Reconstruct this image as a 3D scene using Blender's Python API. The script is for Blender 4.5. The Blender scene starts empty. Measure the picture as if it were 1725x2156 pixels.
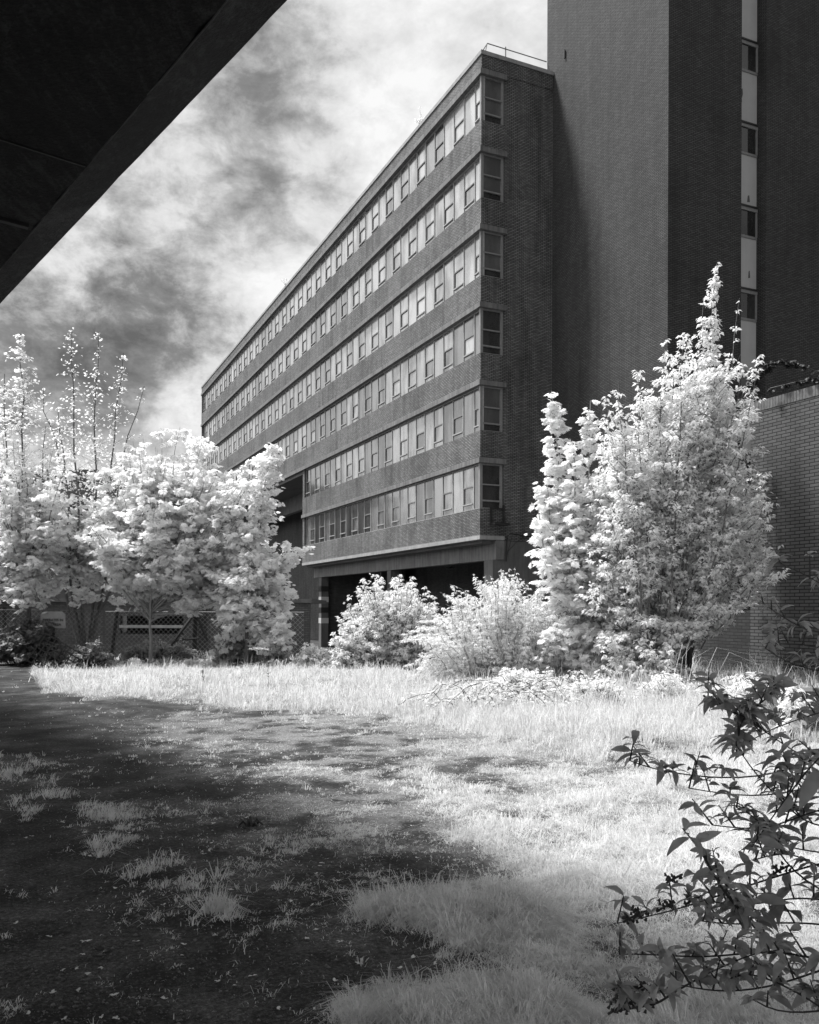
import bpy, math, random
import numpy as np
from mathutils import Vector, Matrix
random.seed(7); rng = np.random.default_rng(7)
SC = bpy.context.scene; COL = SC.collection
# ---------------------------------------------------------------- camera
EYE = 1.6; F = 1825.0; CX = 862.5; HY = 1283.0      # focal length, centre column and horizon row, in units of a 1725-wide frame
cam = bpy.data.objects.new('camera', bpy.data.cameras.new('camera')); COL.objects.link(cam)
cam.location = (0, 0, EYE); cam.rotation_euler = (math.radians(90), math.radians(-0.2), 0)
cam.data.sensor_fit = 'HORIZONTAL'; cam.data.sensor_width = 36; cam.data.lens = 36*F/1725
cam.data.shift_y = (HY-1078)/1725
cam.data.clip_start = 0.05; cam.data.clip_end = 3000
SC.camera = cam
# ---------------------------------------------------------------- sun and sky
SUN_EL = math.radians(62); SX, SY = -0.94, 0.34
sd = Vector((SX*math.cos(SUN_EL), SY*math.cos(SUN_EL), math.sin(SUN_EL)))
sun = bpy.data.objects.new('sun', bpy.data.lights.new('sun', 'SUN')); COL.objects.link(sun)
sun.data.energy = 4.8; sun.data.angle = math.radians(11); sun.data.color = (1, 1, 1)
sun.rotation_euler = sd.to_track_quat('Z', 'Y').to_euler()
SC.view_settings.view_transform = 'Standard'; SC.view_settings.look = 'None'
SC.view_settings.exposure = 0.5; SC.view_settings.gamma = 1.0
w = bpy.data.worlds.new('World'); SC.world = w; w.use_nodes = True
def P(x, y, Y):                                      # a spot seen at column x, row y, placed Y metres away
    return Vector(((x-CX)/F*Y, Y, EYE+(HY-y)/F*Y))
def sky():
    nt = w.node_tree; N = nt.nodes; L = nt.links; N.clear()
    out = N.new('ShaderNodeOutputWorld'); bg = N.new('ShaderNodeBackground')
    L.new(bg.outputs[0], out.inputs[0])
    ns = N.new('ShaderNodeTexSky'); ns.sky_type = 'NISHITA'; ns.sun_disc = False
    ns.sun_elevation = SUN_EL; ns.sun_rotation = math.atan2(SX, SY)
    bw = N.new('ShaderNodeRGBToBW'); L.new(ns.outputs[0], bw.inputs[0])
    def M(op, a, b=None, c=None, clamp=False):
        n = N.new('ShaderNodeMath'); n.operation = op; n.use_clamp = clamp
        for i, v in enumerate((a, b, c)):
            if v is None: continue
            if hasattr(v, 'links'): L.new(v, n.inputs[i])
            else: n.inputs[i].default_value = v
        return n.outputs[0]
    tc = N.new('ShaderNodeTexCoord'); d = tc.outputs['Generated']
    def noise(scale, det, rough, dist, off, sq=1.0):
        mp = N.new('ShaderNodeMapping'); L.new(d, mp.inputs[0]); mp.inputs['Location'].default_value = off; mp.inputs['Scale'].default_value = (1, 1, sq)
        n = N.new('ShaderNodeTexNoise'); n.inputs['Scale'].default_value = scale; n.inputs['Detail'].default_value = det
        n.inputs['Roughness'].default_value = rough; n.inputs['Distortion'].default_value = dist; L.new(mp.outputs[0], n.inputs['Vector']); return n.outputs[0]
    n1 = noise(5.0, 9, 0.62, 0.15, (3.1, 1.7, .4), 1.5)
    n2 = noise(17.0, 7, 0.66, 0.2, (1.3, 5.2, 2.4), 1.5)
    b1 = M('ABSOLUTE', M('SUBTRACT', noise(8.0, 5, 0.5, 0.0, (7.7, 2.2, 5.1), 1.5), 0.5))      # billows
    v = M('ADD', M('MULTIPLY', M('SUBTRACT', n1, 0.5), 2.6), M('MULTIPLY', M('SUBTRACT', n2, 0.5), 1.5))
    v = M('ADD', v, M('MULTIPLY', M('SUBTRACT', b1, 0.10), 1.3))
    # banks of cloud: (column, row, spread, weight) turned into directions
    banks = [(590,270,.09,-.55),(520,190,.05,-.2),(660,200,.05,-.15),(500,410,.05,-.15),(590,410,.04,-.1),(350,630,.09,-.48),(470,650,.06,-.25),(600,480,.05,-.05),
             (150,820,.13,-.72),(330,790,.09,-.5),(30,700,.08,-.3),(450,760,.05,-.3),(260,720,.06,-.2),(230,520,.06,-.15),(720,390,.05,-.2),
             (850,250,.10,.3),(760,160,.07,.1),(390,870,.06,.9),(410,440,.05,.35),(540,540,.05,.3),(420,560,.04,.2),(250,600,.04,.2),(620,360,.025,.3),(900,120,.14,-.05),(690,520,.06,.2)]
    for (bx, by, sg, wt) in banks:
        q = (P(bx, by, 1.0)-Vector((0, 0, EYE))).normalized()
        dp = N.new('ShaderNodeVectorMath'); dp.operation = 'DISTANCE'; L.new(d, dp.inputs[0]); dp.inputs[1].default_value = q
        dd = M('ADD', dp.outputs['Value'], M('MULTIPLY', M('SUBTRACT', n2, .5), sg*1.1))
        g = M('EXPONENT', M('MULTIPLY', M('MULTIPLY', dd, dd), -1/(2*sg*sg*.55)))
        v = M('ADD', v, M('MULTIPLY', g, wt*.85))
    dp = N.new('ShaderNodeVectorMath'); dp.operation = 'DISTANCE'; L.new(d, dp.inputs[0]); dp.inputs[1].default_value = Vector((-.75, .5, .45)).normalized()
    v = M('ADD', v, M('MULTIPLY', M('EXPONENT', M('MULTIPLY', M('MULTIPLY', dp.outputs['Value'], dp.outputs['Value']), -9.0)), .7))  # bright patch added outside the view for the upper windows to reflect
    def blob(vec, k):
        dp = N.new('ShaderNodeVectorMath'); dp.operation = 'DISTANCE'; L.new(d, dp.inputs[0]); dp.inputs[1].default_value = Vector(vec).normalized()
        return M('EXPONENT', M('MULTIPLY', M('MULTIPLY', dp.outputs['Value'], dp.outputs['Value']), -k))
    glow = M('ADD', M('MULTIPLY', blob((-.80, .45, .62), 8.0), .5), M('MULTIPLY', blob((-.85, -.45, .45), 3.0), 1.3))   # unseen sky brightening, added to light the facade, panes and tree fronts
    cr = N.new('ShaderNodeValToRGB'); L.new(M('MULTIPLY_ADD', v, 0.56, 0.84, clamp=True), cr.inputs[0])
    e = cr.color_ramp.elements
    e[0].position = 0.0; e[0].color = (.10,.10,.10,1); e[1].position = 1.0; e[1].color = (.70,.70,.70,1)
    for p_, c_ in ((.3,.19),(.5,.34),(.7,.53)): k = e.new(p_); k.color = (c_,c_,c_,1)
    cov = M('MULTIPLY_ADD', n1, 0.0, 0.97)
    a = M('MULTIPLY', M('MULTIPLY', cr.outputs[0], M('ADD', glow, 1.0)), cov); b = M('MULTIPLY', M('MULTIPLY', bw.outputs[0], 0.05), M('SUBTRACT', 1.0, cov))
    sky_dim = M('SUBTRACT', 1.0, M('MULTIPLY', blob((.62, -.75, .4), 1.6), .72))      # unseen sky behind the camera's right, dimmed to darken the end wall
    L.new(M('MULTIPLY', M('ADD', a, b), sky_dim), bg.inputs['Color']); bg.inputs['Strength'].default_value = 1.0
sky()
# ---------------------------------------------------------------- helpers
def tag(o, label=None, cat=None, group=None, kind=None):
    if label: o['label'] = label
    if cat: o['category'] = cat
    if group: o['group'] = group
    if kind: o['kind'] = kind
    return o
def empty(name, loc=(0,0,0), rz=0):
    o = bpy.data.objects.new(name, None); COL.objects.link(o); o.location = loc; o.rotation_euler = (0,0,rz); return o
def link(name, me, mat=None, parent=None, loc=None):
    o = bpy.data.objects.new(name, me); COL.objects.link(o)
    if mat is not None and not me.materials: me.materials.append(mat)
    if parent is not None: o.parent = parent
    if loc is not None: o.location = loc
    return o
def fastmesh(name, V, faces_flat, sizes, smooth=False):
    me = bpy.data.meshes.new(name); V = np.asarray(V, np.float32); ff = np.asarray(faces_flat, np.int32); sz = np.asarray(sizes, np.int32)
    me.vertices.add(len(V)); me.vertices.foreach_set('co', V.ravel())
    me.loops.add(len(ff)); me.loops.foreach_set('vertex_index', ff)
    me.polygons.add(len(sz)); st = np.zeros(len(sz), np.int32); st[1:] = np.cumsum(sz)[:-1]
    me.polygons.foreach_set('loop_start', st)
    if smooth: me.polygons.foreach_set('use_smooth', np.ones(len(sz), bool))
    me.update(calc_edges=True); me.validate(); return me
class MB:                                            # gathers boxes, tubes and quads of one part
    def __init__(s): s.v = []; s.f = []
    def box(s, x0, x1, y0, y1, z0, z1, M=None):
        n = len(s.v); pts = [(x,y,z) for z in (z0,z1) for y in (y0,y1) for x in (x0,x1)]
        if M is not None: pts = [tuple(M @ Vector(p)) for p in pts]
        s.v += pts
        s.f += [[n+i for i in q] for q in ((0,2,3,1),(4,5,7,6),(0,1,5,4),(2,6,7,3),(0,4,6,2),(1,3,7,5))]; return s
    def quad(s, *p):
        n = len(s.v); s.v += [tuple(q) for q in p]; s.f.append(list(range(n, n+len(p)))); return s
    def tube(s, pts, r, k=6, r1=None):
        pts = [Vector(p) for p in pts]; n0 = len(s.v); m = len(pts)
        for i, p in enumerate(pts):
            t = (pts[min(i+1, m-1)]-pts[max(i-1, 0)]).normalized()
            a = t.orthogonal().normalized() if abs(t.z) > .9 else t.cross(Vector((0,0,1))).normalized()
            b = t.cross(a); rr = r if r1 is None else r+(r1-r)*i/(m-1)
            for j in range(k):
                an = 2*math.pi*j/k; s.v.append(tuple(p+(a*math.cos(an)+b*math.sin(an))*rr))
        for i in range(m-1):
            for j in range(k):
                j2 = (j+1) % k; s.f.append([n0+i*k+j, n0+i*k+j2, n0+(i+1)*k+j2, n0+(i+1)*k+j])
        s.f.append([n0+j for j in range(k)][::-1]); s.f.append([n0+(m-1)*k+j for j in range(k)]); return s
    def mesh(s, name):
        me = bpy.data.meshes.new(name); me.from_pydata(s.v, [], s.f); me.update(); return me
    def build(s, name, mat, parent=None, loc=None): return link(name, s.mesh(name), mat, parent, loc)
# ---------------------------------------------------------------- materials (the photograph is infrared black and white: everything is grey)
def g(v): return (v, v, v, 1)
class NT:
    def __init__(s, name):
        s.m = bpy.data.materials.new(name); s.m.use_nodes = True; s.N = s.m.node_tree.nodes; s.L = s.m.node_tree.links
        s.b = s.N['Principled BSDF']; s.out = s.N['Material Output']
    def n(s, t, **kw):
        x = s.N.new(t)
        for k, v in kw.items(): setattr(x, k, v)
        return x
    def link(s, a, b): s.L.new(a, b)
    def math(s, op, a, b=None, c=None, clamp=False):
        n = s.N.new('ShaderNodeMath'); n.operation = op; n.use_clamp = clamp
        for i, v in enumerate((a, b, c)):
            if v is None: continue
            if hasattr(v, 'links'): s.L.new(v, n.inputs[i])
            else: n.inputs[i].default_value = v
        return n.outputs[0]
    def noise(s, vec, scale, det=4, rough=.55, dist=0):
        n = s.N.new('ShaderNodeTexNoise'); n.inputs['Scale'].default_value = scale; n.inputs['Detail'].default_value = det
        n.inputs['Roughness'].default_value = rough; n.inputs['Distortion'].default_value = dist
        if vec is not None: s.L.new(vec, n.inputs['Vector'])
        return n.outputs[0]
    def ramp(s, fac, *stops):
        n = s.N.new('ShaderNodeValToRGB'); s.L.new(fac, n.inputs[0]); e = n.color_ramp.elements
        e[0].position, e[0].color = stops[0][0], g(stops[0][1]); e[1].position, e[1].color = stops[-1][0], g(stops[-1][1])
        for p, c in stops[1:-1]: k = e.new(p); k.color = g(c)
        return n.outputs[0]
    def mapping(s, vec, sc):
        n = s.N.new('ShaderNodeMapping'); s.L.new(vec, n.inputs[0]); n.inputs['Scale'].default_value = sc; return n.outputs[0]
    def pos(s): return s.N.new('ShaderNodeNewGeometry').outputs['Position']
    def obj(s): return s.N.new('ShaderNodeTexCoord').outputs['Object']
    def base(s, sock): s.L.new(sock, s.b.inputs['Base Color'])
    def bump(s, h, strength=.4, dist=.02):
        n = s.N.new('ShaderNodeBump'); n.inputs['Strength'].default_value = strength; n.inputs['Distance'].default_value = dist
        s.L.new(h, n.inputs['Height']); s.L.new(n.outputs[0], s.b.inputs['Normal'])
def concrete(name, lo, hi, scale=1.2, rough=.85, streak=.5, bump=.3):
    t = NT(name); p = t.pos(); a = t.noise(p, scale, 8, .65); b = t.noise(t.mapping(p, (3,3,.25)), 2.2, 5, .6); c = t.noise(p, 60, 3, .6)
    v = t.math('ADD', t.math('MULTIPLY', a, 1-streak), t.math('MULTIPLY', b, streak)); v = t.math('ADD', v, t.math('MULTIPLY', t.math('SUBTRACT', c, .5), .25))
    t.base(t.ramp(v, (.32, lo), (.68, hi))); t.b.inputs['Roughness'].default_value = rough; t.bump(c, bump, .01); return t.m
def plain(name, v, rough=.6, metal=0, var=.15):
    t = NT(name); a = t.noise(t.pos(), 9, 5, .6); t.base(t.ramp(a, (.3, v*(1-var)), (.7, v*(1+var)))); t.b.inputs['Roughness'].default_value = rough
    t.b.inputs['Metallic'].default_value = metal; return t.m
def brick(name, c1, c2, mortar, row=.07, width=.232, mw=.0085, stain=.45, dark=1.0, bmp=.6):
    t = NT(name); tc = t.n('ShaderNodeTexCoord'); so = t.n('ShaderNodeSeparateXYZ'); t.link(tc.outputs['Object'], so.inputs[0])
    sn = t.n('ShaderNodeSeparateXYZ'); t.link(tc.outputs['Normal'], sn.inputs[0])
    side = t.math('GREATER_THAN', t.math('ABSOLUTE', sn.outputs[0]), .5)
    mx = t.n('ShaderNodeMix'); t.link(side, mx.inputs[0]); t.link(so.outputs[0], mx.inputs[2]); t.link(so.outputs[1], mx.inputs[3])
    cb = t.n('ShaderNodeCombineXYZ'); t.link(mx.outputs[0], cb.inputs[0]); t.link(so.outputs[2], cb.inputs[1])
    br = t.n('ShaderNodeTexBrick'); t.link(cb.outputs[0], br.inputs['Vector'])
    for k, v in (('Scale',1.0),('Mortar Size',mw),('Mortar Smooth',.15),('Bias',0),('Brick Width',width),('Row Height',row)): br.inputs[k].default_value = v
    br.inputs['Color1'].default_value = g(c1); br.inputs['Color2'].default_value = g(c2); br.inputs['Mortar'].default_value = g(mortar)
    p = t.obj(); a = t.noise(p, .35, 6, .6); b = t.noise(t.mapping(p, (1.6,1.6,.12)), 1.5, 6, .62)
    f = t.ramp(t.math('ADD', t.math('MULTIPLY', a, .5), t.math('MULTIPLY', b, .5)), (.36, 1-stain), (.56, 1.0), (.72, 1.12))
    m = t.n('ShaderNodeMix', data_type='RGBA', blend_type='MULTIPLY'); m.inputs[0].default_value = 1
    t.link(br.outputs['Color'], m.inputs[6]); t.link(f, m.inputs[7]); t.base(m.outputs[2])
    t.b.inputs['Roughness'].default_value = .85; t.bump(t.math('SUBTRACT', 1.0, br.outputs['Fac']), bmp, .012); return t.m
def leafmat(name, lo, hi, trans=.45, sc=2.5, rough=.5):
    t = NT(name); p = t.pos(); a = t.noise(p, sc, 3, .6); b = t.noise(p, 23, 2, .5)
    c = t.ramp(t.math('ADD', t.math('MULTIPLY', a, .5), t.math('MULTIPLY', b, .5)), (.35, lo), (.65, hi))
    t.base(c); t.b.inputs['Roughness'].default_value = rough; t.b.inputs['Specular IOR Level'].default_value = .35
    tr = t.n('ShaderNodeBsdfTranslucent'); t.link(c, tr.inputs[0]); mx = t.n('ShaderNodeMixShader'); mx.inputs[0].default_value = trans
    t.link(t.b.outputs[0], mx.inputs[1]); t.link(tr.outputs[0], mx.inputs[2]); t.link(mx.outputs[0], t.out.inputs[0]); return t.m
def glass(name, lo, hi, rough, sc, spec=1.0, bump=.3, bs=40, mirror=0):
    t = NT(name); p = t.pos(); a = t.noise(t.mapping(p, (1,1,.35)), sc, 6, .65); c = t.noise(p, bs, 3, .6)
    pane = t.noise(t.mapping(p, (.9,.9,.02)), 1.1, 0); 
    v = t.math('ADD', t.math('MULTIPLY', a, .55), t.math('MULTIPLY', pane, .45))
    v = t.math('ADD', v, t.math('MULTIPLY', t.math('SUBTRACT', c, .5), .35))
    t.base(t.ramp(v, (.42, lo), (.58, hi))); t.b.inputs['Roughness'].default_value = rough; t.b.inputs['IOR'].default_value = 1.5
    t.b.inputs['Specular IOR Level'].default_value = spec*.5; t.b.inputs['Coat Weight'].default_value = .6; t.b.inputs['Coat Roughness'].default_value = .04
    t.bump(c, bump, .01)
    if mirror:
        gl = t.n('ShaderNodeBsdfGlossy'); gl.inputs['Roughness'].default_value = .16; gl.inputs['Color'].default_value = g(.85)
        mx = t.n('ShaderNodeMixShader'); t.link(t.ramp(t.noise(t.mapping(p, (1.3,1.3,.3)), 1.0, 1), (.42, mirror*.35), (.58, mirror)), mx.inputs[0]); t.link(t.b.outputs[0], mx.inputs[1]); t.link(gl.outputs[0], mx.inputs[2]); t.link(mx.outputs[0], t.out.inputs[0])
    return t.m
BRICK = brick('brick_facade', .24, .15, .006, mw=.013, stain=.6)
BRICKT = brick('brick_tower', .075, .042, .004, stain=.5, mw=.014)
BRICKW = brick('brick_yard', .10, .068, .005, row=.07, width=.235, mw=.010, stain=.12)
CONC = concrete('concrete_band', .07, .22, 1.5, streak=.65)
CONCP = concrete('concrete_pale', .2, .38, 1.2)
CONCD = concrete('concrete_dark', .07, .15, 1.0)
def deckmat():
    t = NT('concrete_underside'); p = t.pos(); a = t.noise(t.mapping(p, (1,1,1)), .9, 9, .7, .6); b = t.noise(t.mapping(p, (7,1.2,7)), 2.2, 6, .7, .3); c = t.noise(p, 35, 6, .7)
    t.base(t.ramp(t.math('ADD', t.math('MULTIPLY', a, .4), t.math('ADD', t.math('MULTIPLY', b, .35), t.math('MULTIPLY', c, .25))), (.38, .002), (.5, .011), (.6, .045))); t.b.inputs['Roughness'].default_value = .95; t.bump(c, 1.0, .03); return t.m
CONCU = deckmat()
FRAME = plain('window_frame_paint', .34, .5)
FRAMET = plain('tower_frame_paint', .24, .5)
FRAMED = plain('window_frame_dark', .17, .5)
FROST = glass('frosted_glass', .04, .22, .25, 2.6, spec=1.0, bs=26, mirror=.42)
FROSTD = glass('frosted_glass_dark', .015, .07, .2, 2.6, spec=1.0, bs=26, mirror=.22)
FROSTP = glass('frosted_glass_pale', .22, .42, .3, 2.6, spec=.8, bs=26, mirror=.3)
MIX = 1
CLEAR = glass('dusty_glass', .22, .5, .10, 1.2, bump=.05)
GLASSD = glass('dark_glass', .02, .06, .06, 1.0, bump=.03)
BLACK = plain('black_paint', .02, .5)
STEEL = plain('galvanised_steel', .22, .45, .6)
WOODD = plain('dark_timber', .035, .8)
PANEL = concrete('pale_panel', .44, .54, .8, rough=.5, streak=.3, bump=.05)
BARK = concrete('bark', .07, .2, 9, rough=.95, streak=.6, bump=.9)
BARKP = concrete('pale_bark', .2, .36, 9, rough=.95, streak=.6, bump=.9)
STEM = plain('stem', .05, .7)
LEAFW = leafmat('maple_leaf', .86, .97, .52)
LEAFP = leafmat('plum_leaf', .84, .97, .5)
LEAFB = leafmat('bush_leaf', .78, .95, .48)
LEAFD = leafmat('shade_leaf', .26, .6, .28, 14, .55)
LEAFK = leafmat('ivy_leaf', .02, .06, .1)  # near-black leaf colour carries the ivy's shadow
GRASS = leafmat('grass_blade', .56, .95, .44, 4.0)
# ---------------------------------------------------------------- value noise
def vnoise(x, y, seed=0):
    x = np.asarray(x, float); y = np.asarray(y, float); xi = np.floor(x).astype(np.int64); yi = np.floor(y).astype(np.int64); fx = x-xi; fy = y-yi
    fx = fx*fx*(3-2*fx); fy = fy*fy*(3-2*fy)
    def h(a, b):
        n = (a*374761393+b*668265263+seed*1442695041) & 0x7fffffff; n = ((n ^ (n >> 13))*1274126177) & 0x7fffffff
        n = n ^ (n >> 16); return (n & 0xffff)/65535.0
    return (h(xi,yi)*(1-fx)+h(xi+1,yi)*fx)*(1-fy)+(h(xi,yi+1)*(1-fx)+h(xi+1,yi+1)*fx)*fy
def fbm(x, y, seed=0, o=4):
    s = 0; a = .5; t = 0
    for i in range(o): s = s+a*vnoise(x*2**i, y*2**i, seed+i*17); t += a; a *= .55
    return s/t
def sstep(a, b, x): t = np.clip((x-a)/(b-a), 0, 1); return t*t*(3-2*t)
# ---------------------------------------------------------------- lie of the land
def ground_z(X, Y):
    X = np.asarray(X, float); Y = np.asarray(Y, float)
    dip = -1.2*sstep(27, 33, Y+0*X)*(1-sstep(-3, 2, X-(-.1)*(Y-30))*0)
    z = dip + .05*(fbm(X*.35, Y*.35, 3)-.5)+.02*(fbm(X*2, Y*2, 9)-.5)
    gx, gy = to_px(X, Y)
    mound = np.exp(-((Y-19)/3.5)**2)*sstep(-9, -5, X)*.16
    return z+mound
def to_px(X, Y):
    Y = np.maximum(Y, .5); return CX+F*X/Y, HY+F*EYE/Y
def turf(X, Y):                                      # how lush the grass is at a spot, and how tall
    gx, gy = to_px(X, Y)
    n = fbm(X*1.3, Y*1.3, 5, 4); n2 = fbm(X*5, Y*5, 11, 3)
    low = np.interp(gx, [-400,0,60,90,300,500,700,900,1000,1100,1900], [1375,1385,1400,1462,1482,1490,1500,1520,1545,1560,1560])
    T = sstep(20, -12, gy-low-(n-.5)*46-(n2-.5)*16)
    lim = np.interp(gy, [1440,1500,1540,1600,1700,1760,1830,1880,1950,2010,2060,2156,2600], [860,880,880,930,950,1020,1000,920,930,985,980,930,800])
    Rr = sstep(-150, 90, gx-lim+(n-.5)*420*np.clip((gy-1283)/600, .2, 1.2))
    R2 = Rr*(.35+.65*sstep(.30, .5, n*.6+n2*.4))
    mid = sstep(0, 720, gx+(n-.5)*500)*sstep(2200, 1640, gy+(n2-.5)*300)
    M_ = mid*(.25+.75*sstep(.34, .60, n2*.6+n*.4))*.8
    px = [0,200,330,450,520,620,720,850,950,1000]; py = [1650,1745,1830,1880,1965,2020,2060,2120,2156,2200]
    ry = np.interp(gx, px, py); wdt = np.interp(gx, [-100,0,300,500,700,1000], [45,50,50,60,62,80])
    ridge = np.exp(-((gy-ry+(n-.5)*230)/(wdt*1.15))**2)*sstep(.38, .62, n*.35+n2*.65)*(gx < 1150)
    sparse = .2*sstep(.55, .75, n2)
    short = np.maximum(np.maximum(M_, ridge*.40), sparse)
    d = np.maximum(np.maximum(T, R2), short)
    hgt = .03+(.22-.09*sstep(16, 20, Y))*T*T*(.45+1.0*n)+.055*R2*(.3+1.3*n)*(1-T)+.055*ridge*n2*1.8
    edge = sstep(1100, 1400, gx)*sstep(1640, 1500, gy); hgt = hgt+.10*edge
    return d, hgt
def clr(): pass
# ground sheet: fine near, reaching to the horizon
def build_ground():
    def axis(core, far): return np.concatenate([-np.array(far[::-1]), core, np.array(far)])
    xs = axis(np.arange(-16, 16.01, .085), [18,22,30,45,80,200,600,1500])
    ys = np.concatenate([[-600,-100,-40,-15,-5,-1], np.arange(0.5, 12, .06), np.arange(12, 34, .14), [36,40,46,55,70,100,160,300,700,1600]])
    X, Y = np.meshgrid(xs, ys); Z = ground_z(X, Y); d, h = turf(X, Y)
    far = (np.abs(X) > 16) | (Y > 34) | (Y < .5); d = np.where(far, .15, d)
    Z = Z+.03*d*(fbm(X*3, Y*3, 21)-.2)
    nx, ny = len(xs), len(ys); V = np.stack([X, Y, Z], -1).reshape(-1, 3)
    i = (np.arange(ny-1)[:, None]*nx+np.arange(nx-1)[None, :]).ravel(); Fc = np.stack([i, i+1, i+nx+1, i+nx], 1)
    me = fastmesh('ground', V, Fc.ravel(), np.full(len(Fc), 4), True)
    at = me.attributes.new('turf', 'FLOAT', 'POINT'); at.data.foreach_set('value', d.ravel().astype(np.float32))
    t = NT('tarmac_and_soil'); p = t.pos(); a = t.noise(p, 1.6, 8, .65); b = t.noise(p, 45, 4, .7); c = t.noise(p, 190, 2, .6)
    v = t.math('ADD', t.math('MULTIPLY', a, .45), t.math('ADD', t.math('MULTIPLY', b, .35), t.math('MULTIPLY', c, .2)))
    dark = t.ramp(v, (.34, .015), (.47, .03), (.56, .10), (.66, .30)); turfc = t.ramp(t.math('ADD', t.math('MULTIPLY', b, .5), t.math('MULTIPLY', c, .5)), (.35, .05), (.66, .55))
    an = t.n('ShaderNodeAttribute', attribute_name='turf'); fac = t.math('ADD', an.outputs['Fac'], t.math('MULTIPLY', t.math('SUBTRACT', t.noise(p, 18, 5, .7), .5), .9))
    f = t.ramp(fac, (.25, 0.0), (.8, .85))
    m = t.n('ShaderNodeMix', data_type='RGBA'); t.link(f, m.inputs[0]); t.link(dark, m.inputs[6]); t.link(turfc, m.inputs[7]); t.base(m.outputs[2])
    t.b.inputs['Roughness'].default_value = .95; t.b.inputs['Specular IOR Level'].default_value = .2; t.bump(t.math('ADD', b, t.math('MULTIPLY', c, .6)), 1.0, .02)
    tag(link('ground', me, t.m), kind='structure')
build_ground()
# ---------------------------------------------------------------- the long office block: local x runs into the block, y along the long face, z up
AX = math.atan2(.412, .911)
C0 = Vector((3.24, 40.0, 0)); D1 = Vector((-.4115, .9114, 0)); D2 = Vector((.9114, .4115, 0))
Z0 = -1.25
def zt(k): return EYE+24.97-3.588*k               # top of the concrete lintel over window row k
S_END, S_LOW = 66.8, 27.4
block = empty('office_block', C0, AX)
tag(block, 'long six-storey brick office block with rows of ribbon windows, its lower left end open underneath', 'building')
PITCH = 1.09; WH = 2.09; WT = -.25                 # pane width, window height, window top below the lintel top
m = MB(); top = EYE+25.83
for k in range(6):                                 # bands of brick between the windows
    L_ = S_END if k <= 3 else S_LOW
    zb = zt(k)+WT-WH; zl = zt(k+1) if k < 5 else EYE+3.44
    m.box(0, .3, 0, L_, zl, zb)
    m.box(.3, 1.25, 0, .3, zl, zb)
m.box(0, .3, 0, S_END, zt(0), top-.18); m.box(.3, 3.9, 0, .3, zt(0), top-.18)
m.box(1.25, 3.95, .03, .3, EYE+3.25, zt(0)-.001)     # end wall beside the windows
m.box(.02, .3, S_LOW-.42, S_LOW, EYE+3.44, zt(4)-.24)  # brick pier closing the lower rows
m.box(0, .3, S_END-.35, S_END, zt(4), zt(0))
m.box(.3, 14, S_END-.3, S_END, zt(4), top-.2)
m.build('wall', BRICK, block)
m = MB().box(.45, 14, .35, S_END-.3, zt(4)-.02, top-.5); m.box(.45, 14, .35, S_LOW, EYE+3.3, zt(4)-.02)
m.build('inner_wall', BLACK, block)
m = MB().box(-.05, .4, -.05, S_END+.05, top-.18, top); m.box(.4, 3.92, -.05, .4, top-.18, top); m.box(.4, 14, .4, S_END+.05, top-.5, top-.35)
m.build('coping', CONCP, block)
for k in range(6):
    L_ = S_END if k <= 4 else S_LOW
    m = MB().box(-.10, .3, -.09, L_, zt(k)-.24, zt(k)-.004); m.box(.3, 1.33, -.09, .28, zt(k)-.24, zt(k)-.004); m.build('lintel', CONC, block)
m = MB().box(-.03, 1.3, -.03, S_LOW, EYE+3.25, EYE+3.437)
m.build('ledge', CONCP, block)
m = MB().box(.3, 14, .35, S_LOW, EYE+3.1, EYE+3.24); m.box(.1, 14, S_LOW+.02, S_END, zt(4)-.5, zt(4)-.25)
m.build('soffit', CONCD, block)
m = MB().box(.86, 1.32, .0, 27.2, EYE+2.34, EYE+3.24); m.build('beam', CONC, block)
m = MB().box(3.2, 3.7, S_LOW-2, S_END, zt(4)-1.9, zt(4)-.5); m.build('beam', CONC, block)
m = MB().box(1.34, 4.2, .02, .5, Z0, EYE+3.22); m.box(.72, 1.34, .06, .9, Z0, EYE+2.33); m.build('concrete_wall', CONCD, block)
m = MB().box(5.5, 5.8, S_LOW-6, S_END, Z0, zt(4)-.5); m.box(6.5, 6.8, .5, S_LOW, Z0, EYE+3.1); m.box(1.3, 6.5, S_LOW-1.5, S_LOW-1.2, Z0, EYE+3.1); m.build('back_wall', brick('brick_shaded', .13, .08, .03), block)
for sy, h0 in ((25.6, 0), (12.6, 0), (44.0, 1), (60.0, 1)):
    zz0 = Z0; zz1 = EYE+2.34 if not h0 else zt(4)-.5
    p = MB().box(.9, 1.45, sy, sy+.55, zz0, zz1).build('pillar', CONCD, block)
    if not h0:
        for i in range(4):
            MB().box(.885, 1.465, sy-.015, sy+.565, 0.55+i*.78, .55+i*.78+.39).build('painted_band', PANEL if i % 2 == 0 else BLACK, p)
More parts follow.
